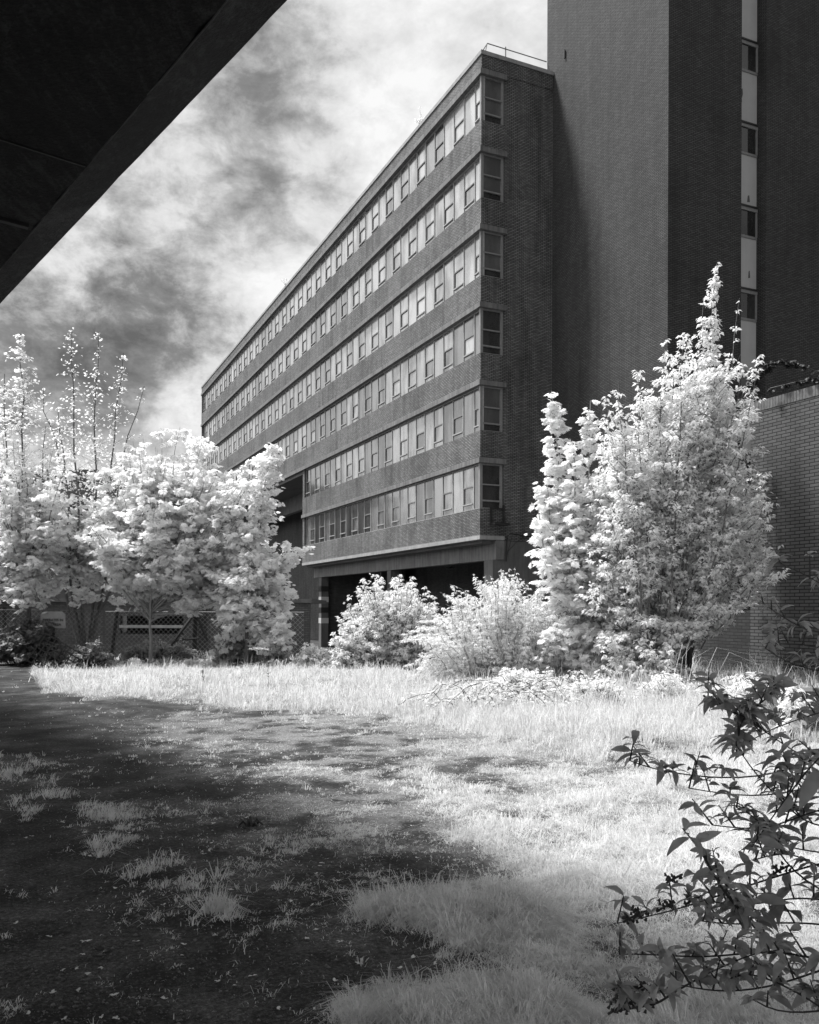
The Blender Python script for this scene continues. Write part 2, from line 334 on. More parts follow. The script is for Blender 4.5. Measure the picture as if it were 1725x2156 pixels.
# windows
def frosty(m, y0, y1, z0, z1, x=.17): m.quad((x, y0, z0), (x, y1, z0), (x, y1, z1), (x, y0, z1))
cache = {}
def unit_meshes(w1, w2, var=(0,0)):
    key = (round(w1, 3), round(w2, 3), var)
    if key in cache: return cache[key]
    H = WH; fr = MB(); t_ = .055
    z1, z2 = .30, 1.16                             # foot light, opening sash, head light
    def post(y, ww=t_): fr.box(.14, .22, y, y+ww*.75, 0, H)
    if w1 > 0:
        post(0, .05); post(w1-.03); fr.box(.11, .21, .05, w1-.03, H-.04, H); fr.box(.11, .21, .05, w1-.03, 0, .04); fr.box(.10, .2, .05, w1-.03, z1-.02, z1+.035)
    if w2 > 0:
        post(w1+w2-.03, .03); fr.box(.11, .21, w1+.025, w1+w2-.03, H-.04, H); fr.box(.11, .21, w1+.025, w1+w2-.03, 0, .04)
    gl = MB()
    if w1 > 0: frosty(gl, .05, w1-.03, z2, H-.04); frosty(gl, .05, w1-.03, .04, z1-.03)
    if w2 > 0: frosty(gl, w1+.025, w1+w2-.03, .04, H-.04)
    sa = MB(); sg = MB()
    if w1 > 0:
        sa.box(.15, .24, w1-.085, w1-.032, z1+.04, z2); sa.box(.165, .24, .052, .09, z1+.04, z2-.06); sa.box(.15, .24, .052, w1-.085, z2-.06, z2)
        frosty(sg, .09, w1-.085, z1+.04, z2-.06, .20)
    cache[key] = (fr.mesh('window'), gl.mesh('pane'), sa.mesh('sash') if w1 > 0 else None, sg.mesh('sash_pane') if w1 > 0 else None)
    for me, mt in zip(cache[key], (FRAME, (FROST,FROSTD,FROSTP)[var[0]], FRAMED, (FROST,FROSTD,FROSTP)[var[1]])):
        if me: me.materials.append(mt)
    return cache[key]
def variant(k, y0):
    pd = .75 if (k == 5 and y0 > 5) else (.1, .16, .14, .38, .3, .3)[k]  # extra dark panes in the lowest row stand for reflected trees
    def one():
        r = random.random(); return 1 if r < pd else (2 if r > .88 else 0)
    a = one(); return (a, a if random.random() < .6 else one())
def place_unit(k, y0, w1, w2):
    fr, gl, sa, sg = unit_meshes(w1, w2, variant(k, y0)); o = link('window', fr, None, block, (0, y0, zt(k)+WT-WH))
    link('pane', gl, None, o)
    if sa: s_ = link('sash', sa, None, o); link('sash_pane', sg, None, o)
units = []
for k in range(6):
    L_ = S_END-.35 if k <= 3 else S_LOW-.42
    if k % 2 == 0: units.append((k, .06, .82, PITCH)); y = 1.97
    else: units.append((k, .06, 0, .82)); y = .88
    while y < L_-.3:
        w1 = min(PITCH, L_-y); w2 = max(0, min(PITCH, L_-y-PITCH)); units.append((k, y, w1, w2 if w2 > .15 else 0)); y += 2*PITCH
units.sort(key=lambda u: u[1]/(1+0)); near, rest = units[:94], units[94:]
for u in near: place_unit(*u)
rb = MB(); mats = (FRAME, FROST, FRAMED, FROSTD, FROSTP); mi = []
for (k, y0, w1, w2) in rest:
    va = variant(k, y0)
    for i, me in enumerate(unit_meshes(w1, w2, va)):
        if me is None: continue
        n = len(rb.v); rb.v += [(v.co.x, v.co.y+y0, v.co.z+zt(k)+WT-WH) for v in me.vertices]; rb.f += [[n+j for j in p.vertices] for p in me.polygons]
        mi += [(0, (1,3,4)[va[0]], 2, (1,3,4)[va[1]])[i]]*len(me.polygons)
me = rb.mesh('window'); [me.materials.append(x) for x in mats]; me.polygons.foreach_set('material_index', mi)
o = link('window', me, None, block); o['kind'] = 'stuff'
# end windows round the corner
def end_window(k):
    z0 = zt(k)+WT-WH; H = WH; f = MB()
    f.box(.02, .16, .06, .2, 0, H); f.box(1.10, 1.2, .06, .2, 0, H); f.box(.16, 1.10, .07, .2, H-.07, H); f.box(.16, 1.10, .07, .2, 0, .05)
    f.box(.16, 1.10, .05, .2, H*.52, H*.52+.06); f.box(.16, 1.10, .05, .2, H*.16, H*.16+.07); f.box(1.2, 1.25, .1, .3, 0, H)
    o = f.build('window', plain('end_frame%d' % k, .22, .6), block, (0, 0, z0))
    zs = [.05, H*.16, H*.16+.07, H*.52, H*.52+.06, H-.07]
    mats = {0: CLEARD, 1: CLEARD, 2: CLEARD, 3: GLASSD, 4: CLEARD, 5: GLASSD}
    for i in range(3): MB().quad((.16,.14,zs[2*i]), (1.1,.14,zs[2*i]), (1.1,.14,zs[2*i+1]), (.16,.14,zs[2*i+1])).build('pane', GLASSD if i == 0 else mats[k], o)
CLEARD = glass('blinded_glass', .07, .13, .3, 1.2, bump=.03)
for k in range(6): end_window(k)
# roof railing
rail = empty('railing', C0, AX); tag(rail, 'thin steel railing along the edge of the flat roof of the long block', 'railing')
zr = top+.80
MB().tube([(3.9, .55, zr), (.6, .55, zr), (.62, .62, zr-.0), (.75, 3, zr-.25), (.75, S_END, zr-.25)], .025, 6).build('rail', STEEL, rail)
MB().tube([(.6, .55, zr), (.3, .25, top)], .022, 5).build('post', STEEL, rail)
me = MB().tube([(0,0,top-.1), (0,0,zr+.1)], .03, 6).mesh('post'); me.materials.append(STEEL)
link('post', me, None, rail, (1.6, .55, 0))
for i in range(27): link('post', me, None, rail, (.75, 2.6+i*2.4, -.2))
# bracket, cables and lamp
br = empty('wall_bracket', C0, AX); tag(br, 'black steel bracket frame hanging on the brick below the lowest end window', 'bracket')
m = MB(); zb = EYE+3.95
for x in (.55, 1.22): m.box(x-.04, x+.04, -.10, -.03, zb, zb+.95)
m.box(.5, 1.27, -.11, -.02, zb+.72, zb+.78); m.build('frame', BLACK, br)
m = MB().box(.5, 1.3, -.5, -.03, zb-.04, zb+.06); m.tube([(1.22,-.06,zb+.5), (1.3,-.48,zb+.04)], .02, 5); m.build('shelf', BLACK, br)
cb_ = MB(); z5 = EYE+3.25
cb_.tube([(1.38,-.05,z5-1.0), (1.40,-.05,z5-.2), (1.42,-.05,z5+.15), (1.6,-.06,z5+.33), (2.2,-.05,z5+.25), (3.1,-.05,z5+.15), (3.9,-.05,z5+.14)], .03, 6)
cb_.tube([(1.40,-.04,z5-.6), (1.9,-.05,z5-.1), (2.4,-.04,z5+.2)], .012, 4); cb_.tube([(1.42,-.04,z5-.7), (1.7,-.04,z5+.2)], .01, 4)
o = cb_.build('cable', BLACK); o.location = C0; o.rotation_euler = (0,0,AX); tag(o, 'loose black cable looping down the end wall beside the concrete beam', 'cable')
lm = MB(); lm.tube([(3.6,10,EYE+3.1), (3.6,10,EYE+2.5)], .02, 5); lm.tube([(3.6,10,EYE+2.5), (3.6,10,EYE+2.38)], .06, 8, .28)
o = lm.build('pendant_lamp', STEEL); o.location = C0; o.rotation_euler = (0,0,AX); tag(o, 'unlit pendant lamp hanging from the soffit under the block', 'lamp')
# weeds rooted in the ledge under the fifth window row come later
# ---------------------------------------------------------------- tower
tower = empty('brick_tower', C0+D2*3.93, AX); tag(tower, 'tall windowless brick stair tower rising out of frame with one vertical strip of windows', 'building')
HT = EYE+36
m = MB(); m.box(0, 3.84, -8.1, .54, Z0, HT); m.box(5.26, 14, -8.1, .54, Z0, HT); m.box(3.84, 5.26, -7.3, .54, Z0, HT); m.build('wall', BRICKT, tower)
rowz = EYE+24.05
for i in range(-3, 6):
    zt_ = rowz-3.5*i
    f = MB(); f.box(3.845, 5.255, -7.62, -7.30, zt_-.14, zt_); f.box(3.845, 5.255, -7.58, -7.30, zt_-1.28, zt_-1.18); f.box(5.165, 5.255, -7.60, -7.3, zt_-1.18, zt_-.14)
    o = f.build('window', FRAMET, tower)
    MB().quad((3.845,-7.57,zt_-1.18), (5.165,-7.57,zt_-1.18), (5.165,-7.57,zt_-.14), (3.845,-7.57,zt_-.14)).build('pane', GLASSD, o)
    MB().box(3.88, 5.2, -7.66, -7.31, zt_, zt_+.07).build('head', BLACK, o)
    MB().box(3.845, 5.255, -7.545, -7.3, zt_-3.43, zt_-1.285).build('panel', PANEL, tower)
pm = MB()
for (x, z, a, b) in ((4.15,-1.55,.05,.2),(4.4,-2.2,.1,.25),(4.38,-2.55,.05,.12)):
    zc = rowz+z
    pm.quad((x-a,-7.549,zc), (x,-7.549,zc-b), (x+a*.7,-7.549,zc-b*.2), (x+a*.4,-7.549,zc+b*.8))
for (x, z, a, b) in ((4.8,-3.5-3.1,.08,.16),(4.85,-7-2.8,.06,.17)):
    zc = rowz+z; pm.quad((x-a,-7.549,zc-b), (x+a,-7.549,zc-b*.8), (x+a*.5,-7.549,zc+b), (x-a*.6,-7.549,zc+b*.7))
pm.build('peeled_patch', CONCD, tower)
MB().tube([(-.05,-1.0,EYE+25.9), (-.05,-1.0,EYE+26.3)], .04, 6).build('wall_fitting', BLACK, tower)
# ---------------------------------------------------------------- yard walls
W0 = P(1580, HY, 18.7); W0.z = 0
yw = empty('yard_wall', W0, AX); tag(yw, 'tall plain brick wall at the right edge with an upright-brick coping', 'wall')
ZW = EYE+4.47
MB().box(0, .34, -9, 0, -.2, ZW-.21).build('wall', BRICKW, yw)
m = MB()
for i in range(118): m.box(-.01, .35, -i*.076-.067, -i*.076, ZW-.21, ZW)
m.build('coping', plain('coping_brick', .13, .8, var=.35), yw)
MB().box(.003, .337, -9, 0, ZW-.208, ZW-.008).build('mortar_bed', BLACK, yw)
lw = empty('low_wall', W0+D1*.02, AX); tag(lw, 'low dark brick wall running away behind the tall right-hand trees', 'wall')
MB().box(.02, .3, 0, 13, -.4, EYE+.08).build('wall', brick('brick_shade_tone', .045, .028, .006, row=.07), lw)  # shade on this wall is put into the near-black brick colour
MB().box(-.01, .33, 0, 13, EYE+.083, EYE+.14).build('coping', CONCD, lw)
# ---------------------------------------------------------------- flyover overhead
DF = Vector((-.626, .78, 0)); DP = Vector((.78, .626, 0))
fo = MB(); A, B_ = -45, 60
KD = .55; prof = [(-16*KD, 5.5*KD), (1.82*KD, 5.5*KD), (3.61*KD, 5.5*KD), (4.31*KD, 5.9*KD), (4.31*KD, 5.9*KD+.9), (-16*KD, 5.9*KD+.9)]
def fop(pq): return [(DP*p+DF*u)+Vector((0,0,EYE+h)) for (p, h), u in pq]
nseg = 700; us = np.linspace(A, B_, nseg+1); n0 = 0; V = []; Fc = []
for u in us:
    for i, (p, h) in enumerate(prof):
        j = .012*(random.random()-.5)+.02*(float(vnoise(u*1.7, i))-.5) if i in (2, 3) else 0
        q = DP*(p+j)+DF*u+Vector((0,0,EYE+h+j)); V.append(tuple(q))
np_ = len(prof)
for a in range(nseg):
    for i in range(np_):
        i2 = (i+1) % np_; Fc.append([a*np_+i, a*np_+i2, (a+1)*np_+i2, (a+1)*np_+i])
me = bpy.data.meshes.new('deck'); me.from_pydata(V, [], Fc); me.update()
fly = empty('flyover', (0,0,0)); tag(fly, 'dark concrete flyover deck passing overhead at the upper left', 'bridge')
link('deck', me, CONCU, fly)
m = MB(); m.tube([DP*(3.61*KD-.004)+DF*u+Vector((0,0,EYE+5.5*KD-.001+random.gauss(0,.005))) for u in np.arange(-8, 40, .22)], .007, 5)
m.build('chipped_edge', CONCD, fly)
V = []; Fc = []
MR = Matrix(((DF.x, DP.x, 0, 0), (DF.y, DP.y, 0, 0), (0, 0, 1, 0), (0, 0, 0, 1)))
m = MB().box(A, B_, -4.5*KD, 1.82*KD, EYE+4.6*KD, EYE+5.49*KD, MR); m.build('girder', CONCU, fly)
for (u0, p0, p1) in ((3.1, 3.0*KD, 3.45*KD), (7.2, 2.9*KD, 3.5*KD), (-1, 2.9*KD, 3.5*KD)): MB().box(u0, u0+.05, p0, p1, EYE+5.5*KD-.03, EYE+5.5*KD+.02, MR).build('drain_slot', BLACK, fly)
for u0 in range(-9, 20, 3): MB().box(u0, u0+.015, 1.84*KD, 3.58*KD, EYE+5.5*KD-.012, EYE+5.5*KD+.02, MR).build('joint', BLACK, fly)
# ---------------------------------------------------------------- plants
UP = np.array([0, 0, 1.0])
def nrm(a): return a/np.maximum(np.linalg.norm(a, axis=-1, keepdims=True), 1e-9)
def T_maple():
    o = [(0,0),(.16,.18),(.02,.42),(.28,.36),(.38,.62),(.55,.34),(.78,.42),(.74,.2),(1.02,0),(.74,-.2),(.78,-.42),(.55,-.34),(.38,-.62),(.28,-.36),(.02,-.42),(.16,-.18)]
    v = [(.38,0,.05)]+[(x, y, -.22*abs(y)-.16*max(0, x-.4)) for x, y in o]; f = []
    for i in range(len(o)): f += [0, 1+i, 1+(i+1) % len(o)]
    return np.array(v), np.array(f), 3
def T_leaf(w=.24): return np.array([(0,0,0),(.35,w,.07),(1,0,-.12),(.35,-w,.07)]), np.array([0,2,1,0,3,2]), 3
def T_big(w=.2):
    v = [(0,0,0),(.18,w*.7,.04),(.45,w,.05),(.75,w*.6,0),(1,0,-.14),(.75,-w*.6,0),(.45,-w,.05),(.18,-w*.7,.04),(.2,0,0),(.48,0,-.01),(.77,0,-.06)]
    f = [0,8,1, 1,8,9, 1,9,2, 2,9,10, 2,10,3, 3,10,4, 0,7,8, 7,9,8, 7,6,9, 6,10,9, 6,5,10, 5,4,10]
    return np.array(v), np.array(f), 3
def T_curl(w=.2):
    v = []; f = []; xs = (0,.14,.32,.52,.72,.88,1.0); ws = (.0,.62,.95,1.0,.72,.36,0)
    for x, q_ in zip(xs, ws):
        z = .10*math.sin(x*3.0)-.22*x*x; rp = .015*math.sin(x*21)
        v += [(x, w*q_, z+.05*q_+rp), (x, 0, z), (x, -w*q_, z+.05*q_-rp)]
    for i in range(6):
        a = i*3
        for k in (0, 1): f += [a+k, a+3+k, a+4+k, a+k, a+4+k, a+1+k]
    return np.array(v), np.array(f), 3
class Leaves:
    def __init__(s): s.p = []; s.d = []; s.n = []; s.s = []
    def add(s, p, d, n, sz): s.p.append(p); s.d.append(d); s.n.append(n); s.s.append(sz)
    def mesh(s, name, T):
        p = np.concatenate(s.p); d = nrm(np.concatenate(s.d)); n = np.concatenate(s.n); sz = np.concatenate(s.s)
        b = nrm(np.cross(n, d)); n = np.cross(d, b); tv, tf, k = T
        V = p[:, None, :]+sz[:, None, None]*(tv[None, :, 0:1]*d[:, None]+tv[None, :, 1:2]*b[:, None]+tv[None, :, 2:3]*n[:, None])
        nf = (np.arange(len(p))[:, None]*len(tv)+tf[None, :]).ravel()
        return fastmesh(name, V.reshape(-1, 3), nf, np.full(len(nf)//k, k))
def interp_poly(pts, t):
    pts = np.array([tuple(p) for p in pts]); seg = np.linalg.norm(np.diff(pts, axis=0), axis=1); c = np.concatenate([[0], np.cumsum(seg)]); c /= c[-1]
    return np.stack([np.interp(t, c, pts[:, i]) for i in range(3)], -1)
def wobble(pts, amp, n=9):
    t = np.linspace(0, 1, n); q = interp_poly(pts, t); q[1:-1] += rng.normal(0, amp, (n-2, 3)); return q
def plume(wood, lv, pts, prof, ntw, nleaf, size, r0=.03, t0=.1, el=(.2,.8), droop=.3, twr=.006, spread=.16, curl=.5):
    pts = np.array([tuple(p) for p in pts]); wood.tube([tuple(p) for p in pts], r0, 6, max(.004, r0*.15))
    t = np.sort(rng.uniform(t0, 1, ntw)); b = interp_poly(pts, t); tt, rr = zip(*prof); R = np.interp(t, tt, rr)*rng.uniform(.55, 1.08, ntw)
    az = np.arange(ntw)*2.4+rng.normal(0, .5, ntw); e = rng.uniform(el[0], el[1], ntw)
    d = np.stack([np.cos(az)*np.cos(e), np.sin(az)*np.cos(e), np.sin(e)], -1)
    for i in range(ntw):
        if R[i] > .15: wood.tube([tuple(b[i]), tuple(b[i]+d[i]*R[i]*.5), tuple(b[i]+d[i]*R[i]*.95-UP*droop*R[i]*.5)], twr, 4, .002)
    m = np.maximum(2, (nleaf*R/np.mean(R)).astype(int)); idx = np.repeat(np.arange(ntw), m); N = len(idx)
    u = rng.beta(1.6, .9, N); p = b[idx]+d[idx]*(R[idx]*u)[:, None]-UP*(droop*.5*R[idx]*u*u)[:, None]
    p = p+rng.normal(0, 1, (N, 3))*(spread*R[idx]*(.35+u*.6))[:, None]*np.array([1,1,.55])
    a2 = rng.uniform(0, 6.283, N); od = np.stack([np.cos(a2), np.sin(a2), np.zeros(N)], -1)
    ld = nrm(d[idx]*np.array([1,1,.2])*.8+od*.8+UP*rng.normal(-curl, .3, N)[:, None]); nn = nrm(UP*1.0+d[idx]*.45+rng.normal(0, .55, (N, 3)))
    lv.add(p, ld, nn, size*rng.uniform(.6, 1.2, N))
def plant(name, label, cat, base, stems, T, lmat, wmat, group=None, **kw):
    """stems: list of (points, profile, twigs, leaves per twig, leaf size, stem radius)"""
    root = empty(name, (base.x, base.y, 0)); tag(root, label, cat, group); w_ = MB(); lv = Leaves()
    for st in stems:
        pts, prof, ntw, nl, sz, r0 = st[:6]; k2 = dict(kw); k2.update(st[6] if len(st) > 6 else {})
        plume(w_, lv, pts, prof, ntw, nl, sz, r0, **k2)
    inv = Matrix.Translation((-base.x, -base.y, 0))
    a = w_.mesh('trunk'); a.transform(inv); b = lv.mesh('crown', T); b.transform(inv)
    link('trunk' if 'tree' in name else 'stem', a, wmat, root); link('crown' if 'tree' in name else 'foliage', b, lmat, root); return root
def gp(x, Y): v = P(x, HY, Y); v.z = float(ground_z(v.x, v.y))-.04; return v
PR = [(0,.5),(.3,1),(.7,.75),(1,.15)]
def prf(r, shape=PR): return [(a, b*r) for a, b in shape]
def limb(a, b, sag=.0, n=7, amp=.05):
    a = Vector(a); b = Vector(b); mid = (a+b)/2+Vector((0,0,-sag)); return wobble([a, mid, b], amp, n)
MAPLE = T_maple(); SMALL = T_leaf(.26)
def dome_tree(name, label, cat, x, Y, trunk_top_y, blobs, mapl=True, size=.15, base_r=.075, group=None, wmat=BARK, **kw):
    """blobs: (column, row, depth offset, radius, twigs, leaves)"""
    base = gp(x, Y); tt = P(x+kw.pop('leanpx', 0), trunk_top_y, Y); stems = [(wobble([base, (base+tt)/2, tt], .015, 7), [(0,.01),(1,.012)], 2, 1, .05, base_r)]
    for (bx, by, dy, r, ntw, nl) in blobs:
        end = P(bx, by, Y+dy)
        f = random.uniform(.55, 1.0) if by < trunk_top_y else .75
        st = Vector(base)*(1-f)+Vector(tt)*f
        stems.append((limb(st, end, sag=.12*(end-st).length*random.uniform(.3,1)), [(0,r*.35),(.45,r*.9),(.8,r),(1,r*.5)], ntw, nl, size, base_r*.4, dict(t0=.28)))
    return plant(name, label, cat, base, stems, MAPLE if mapl else SMALL, LEAFW if mapl else LEAFP, wmat, group=group, **kw)
GT = 'self-sown trees around the overgrown yard'
# left middle maple with a clean trunk
random.seed(21); rng = np.random.default_rng(21)
bl = []
for i in range(105):
    a = random.random(); bx = 185+random.random()*390; top_ = 925+.0026*(bx-375)**2; by = top_-22+(1275-top_-30)*random.random()**.9
    bl.append((bx, by, random.uniform(-1.6, 1.6), random.uniform(.42,.66), 15, 19))
bl += [(x_, y_, random.uniform(-.5,.5), .42, 22, 16) for x_, y_ in ((340,908),(378,900),(425,914),(300,925),(252,952),(215,1000),(455,945),(480,985),(400,935),(330,950),(195,1060),(285,965))]
dome_tree('maple_tree', 'round white-leaved maple on one slim bare trunk left of centre', 'tree', 317, 24, 1235, bl, size=.155, group=GT, spread=.2, wmat=BARKP)
# maple to its right, by the block, with two plumes
bl = [(577,940,0,.40,60,11),(572,1000,.2,.5,26,12),(560,1050,.2,.65,24,13),(640,1145,0,.42,30,12),(610,1170,-.2,.42,14,10),(470,1005,.5,.5,16,10),(505,1045,.3,.5,14,10)]
for i in range(56): bl.append((random.uniform(440,625), random.uniform(1120,1390), random.uniform(-1,1), .5, 13, 15))
dome_tree('maple_tree', 'leaning maple with two pale plumes in front of the open undercroft of the block', 'tree', 520, 23, 1180, bl, size=.145, group=GT, spread=.2)
# multi-stemmed ash with bare leaders
base = gp(182, 26); stems = []
for (ex, ey, mx, my, r, n) in ((150,692,160,1000,.5,52),(205,703,198,980,.45,46),(258,745,235,960,.4,40),(302,815,250,985,.3,18),(90,820,125,1000,.4,26),(120,860,140,1050,.4,20)):
    Yd = 26+random.uniform(-.6,.6); pts = [base, P(mx+ (180-mx)*.25, 1250, Yd), P(mx, my, Yd), P(ex, ey, Yd)]
    stems.append((wobble(pts, .04, 12), [(0,.1),(.38,.2),(.5,r*2.1),(.7,r*1.35),(.92,r*.7),(1,.12)], int(n*1.7), 8, .078, .055, dict(t0=.38, el=(.3,1.1), droop=.15, spread=.3)))
for i in range(60):
    e = P(random.uniform(60,290), random.uniform(960,1290), 26+random.uniform(-1.6,1.2)); stems.append((limb(P(182,1200,26), e, .1), prf(.6), 13, 14, .14, .02))
plant('ash_tree', 'tall multi-stemmed tree with bare upright leaders standing against the dark cloud', 'tree', base, stems, MAPLE, LEAFW, BARK, group=GT, spread=.2)
# leftmost tree
base = gp(62, 25); stems = []
for (ex, ey, mx, my, r, n) in ((40,705,45,1000,.62,66),(8,790,10,1000,.6,40),(95,900,85,1050,.5,30)):
    pts = [base, P(60,1250,25), P(mx, my, 25), P(ex, ey, 25)]; stems.append((wobble(pts, .04, 12), [(0,.1),(.4,.5),(.55,r*1.5),(.75,r),(.92,r*.6),(1,.12)], int(n*1.7), 12, .095, .055, dict(t0=.42, el=(.3,1.0), spread=.24)))
for i in range(62):
    e = P(random.uniform(-90,150), random.uniform(900,1300), 25+random.uniform(-1.6,1.4)); stems.append((limb(P(60,1200,25), e, .1), prf(.62), 13, 14, .15, .02))
plant('ash_tree', 'leftmost tree, dense and pale with one feathery leader at the picture edge', 'tree', base, stems, MAPLE, LEAFW, BARK, group=GT, spread=.2)
# right maple
base = gp(1256, 18.2); stems = []
for (ex, ey, mx, my, r, n, nl) in ((1160,822,1178,1100,.40,60,9),(1242,842,1235,1060,.30,34,8),(1205,930,1215,1150,.33,26,8),(1150,1000,1165,1180,.35,24,8),(1290,980,1262,1150,.35,22,8),(1130,1060,1160,1220,.32,22,8)):
    Yd = 18.2+random.uniform(-.5,.4); pts = [base, P(1250,1340,Yd), P(mx, my, Yd), P(ex, ey, Yd)]
    stems.append((wobble(pts, .02, 10), [(0,.1),(.4,.5),(.6,r*1.4),(.85,r*.95),(1,.09)], int(n*1.8), nl+6, .14, .045, dict(t0=.42)))
for i in range(64):
    e = P(random.uniform(1120,1380), random.uniform(1060,1410), 18.2+random.uniform(-1.2,.6)); stems.append((limb(P(1250,1300,18.2), e, .08), prf(.45), 11, 12, .135, .016))
plant('maple_tree', 'young maple with stepped pale plumes against the dark end wall, left of the taller tree', 'tree', base, stems, MAPLE, LEAFW, BARKP, group=GT)
# right tall plum-like tree
base = gp(1395, 17.6); stems = []; Y0 = 17.6
lead = [(1508,550,.18,70),(1555,625,.15,22),(1480,625,.16,22),(1400,712,.15,26),(1440,700,.25,36),(1500,700,.3,44),(1340,775,.22,34),(1300,800,.2,30),(1598,745,.2,26),(1275,830,.22,30),(1560,760,.3,36),(1620,1060,.28,24),(1640,1160,.2,18),(1600,940,.3,26),(1580,860,.3,26),(1520,800,.4,40),(1450,800,.4,40),(1390,830,.4,40),(1600,1130,.3,22),(1560,1020,.4,26),(1340,900,.4,34)]
for (ex, ey, r, n) in lead:
    Yd = Y0+random.uniform(-1.0,.5); mx = 1400+(ex-1400)*.75; my = ey+(1330-ey)*.45
    pts = [base+Vector((random.uniform(-.3,.5),random.uniform(-.3,.3),0)), P(1395+(ex-1400)*.35, 1330, Yd), P(mx, my, Yd), P(ex, ey, Yd)]
    stems.append((wobble(pts, .035, 11), [(0,.1),(.35,.35),(.55,r*2.0+.1),(.8,r*1.5),(.93,r*.95),(1,r*.35)], int(n*2.3), 17, .10, .026, dict(t0=.33, el=(.25,1.0), droop=.15)))
for i in range(300):
    ey = 720+705*random.random()**.75; hw = np.interp(ey, [700,800,900,1000,1150,1220,1290,1330,1420], [45,130,170,205,220,195,140,100,95]); cx = np.interp(ey, [700,800,1150,1220,1290,1330,1420], [1485,1450,1430,1415,1395,1370,1335])
    ex = cx+random.uniform(-1,1)*hw*random.choice([1,1,1,1.16]); e = P(ex, ey, Y0+random.uniform(-1.5,1.0)); stems.append((limb(P(1400+(ex-1400)*.4, ey+120 if ey < 1250 else 1330, Y0), e, 0), prf(random.uniform(.28,.5)), 14, 18, .10, .012, dict(droop=.15)))
for i in range(55):
    ey = random.uniform(900,1330); ex = 1320-.0006*(ey-1150)**2-random.uniform(0,80); e = P(ex, ey, Y0+random.uniform(-.4,1.0)); stems.append((limb(P(ex+70, ey+120 if ey < 1250 else 1330, Y0), e, 0), prf(random.uniform(.25,.45)), 14, 18, .10, .012, dict(droop=.15)))
plant('plum_tree', 'tallest small-leaved tree at the right, its crown tapering to one thin shoot', 'tree', base, stems, SMALL, LEAFP, BARK, group=GT)
# round bush
def bushy(name, label, x0, x1, yt, yb, Y, n, r, size, nl, lm, T=SMALL, seed=1, ntw=12, flat=1.0, group=None, droop=.1, depth=1.2, el=(.1,1.1), out=0, wm=STEM, spread=.16, r0=.012):
    random.seed(seed); cx = (x0+x1)/2; base = gp(cx, Y); stems = []
    for i in range(n):
        a = random.uniform(-1, 1); hh = math.sqrt(max(0, 1-abs(a)**2.3)); b = random.random()**.7
        ex = cx+a*(x1-x0)/2*.9; ey = yb-(yb-yt)*hh*b*flat; e = P(ex, ey, Y+random.uniform(-1,1)*depth*hh)
        s0 = base+Vector((a*.3*(x1-x0)/2/F*Y, random.uniform(-.3,.3), .05))
        stems.append((limb(s0, e, -.12 if out == 0 else out), prf(r), ntw, nl, size, r0))
    return plant(name, label, 'bush', base, stems, T, lm, wm, group=group, droop=droop, el=el, t0=.3, spread=spread)
bushy('round_bush', 'dense rounded light bush in front of the open ground floor', 672, 966, 1196, 1425, 21.5, 280, .38, .098, 18, LEAFB, seed=3, group='bushes along the grass')
bushy('small_bush', 'low pale leafy bush at the foot of the rounded bush', 612, 715, 1350, 1420, 22.5, 34, .28, .08, 12, LEAFP, seed=4, group='bushes along the grass')
# feathery shrub with drooping sprays
base = gp(1040, 18.6); stems = []
fr_ = [(1130,1222,1100),(1180,1245,1120),(1205,1275,1140),(1070,1192,1060),(1030,1225,1045),(860,1330,980),(1050,1195,1050),(1085,1210,1060),(1010,1210,1040),(965,1232,1020),(930,1250,1010),(1115,1235,1080),(1150,1255,1090),(900,1300,1000),(880,1350,1000),(872,1400,990),(985,1255,1040),(1060,1250,1060),(940,1290,1010),(1020,1290,1050),(1180,1280,1110),(1135,1285,1100),(915,1420,1000),(950,1360,1030),(1000,1340,1050),(1065,1320,1080),(1120,1340,1100),(1160,1330,1120),(1040,1390,1060),(970,1430,1030),(1090,1390,1090),(1190,1330,1130),(1030,1440,1050),(1150,1400,1110),(1210,1370,1140),(1090,1440,1080),(1000,1400,1040)]
for (ex, ey, bx) in fr_:
    for j in range(6):
        Yd = random.uniform(17.3, 19.4); e = P(ex+random.uniform(-24,24), ey+random.uniform(-4,26), Yd); s0 = gp(bx+random.uniform(-25,25), Yd); L_ = (e-s0).length
        mid = s0.lerp(e, .62)+Vector((0,0,.10+.22*L_)); mid.z = min(mid.z, e.z+.28)
        stems.append((wobble([s0, s0.lerp(mid,.5)+Vector((0,0,.08)), mid, e], .02, 11), [(0,.04),(.3,.12),(.6,.19),(.85,.15),(1,.03)], 46, 12, .066, .012, dict(t0=.25, el=(-.15,.45), droop=.6, spread=.09, twr=.0035)))
plant('feathery_shrub', 'feathery white shrub with drooping sprays between the rounded bush and the right-hand trees', 'bush', base, stems, T_leaf(.16), LEAFW, BARKP, group='bushes along the grass', curl=.7)
bushy('leafy_shrub', 'broad-leaved undergrowth shrub under the young maple', 1150, 1300, 1330, 1440, 18.0, 30, .3, .14, 8, LEAFB, T=MAPLE, seed=8)
base = gp(1050, 13.6); stems = []
for j in range(60):
    x0 = random.uniform(945,1190); Yd = random.uniform(12.8,14.8); s0 = gp(x0, Yd); dx = random.choice([-1,1])*random.uniform(.25,.9); hh_ = random.uniform(.2,.55)
    pts = [s0, s0+Vector((dx*.3, random.uniform(-.2,.2), hh_)), s0+Vector((dx*.75, random.uniform(-.3,.3), hh_*.95)), s0+Vector((dx*1.1, random.uniform(-.4,.4), hh_*.45))]
    stems.append((wobble(pts, .015, 10), [(0,.06),(.5,.12),(1,.05)], 13, 3 if j % 3 else 6, .07, .006, dict(t0=.15, el=(-.2,1.0), twr=.003)))
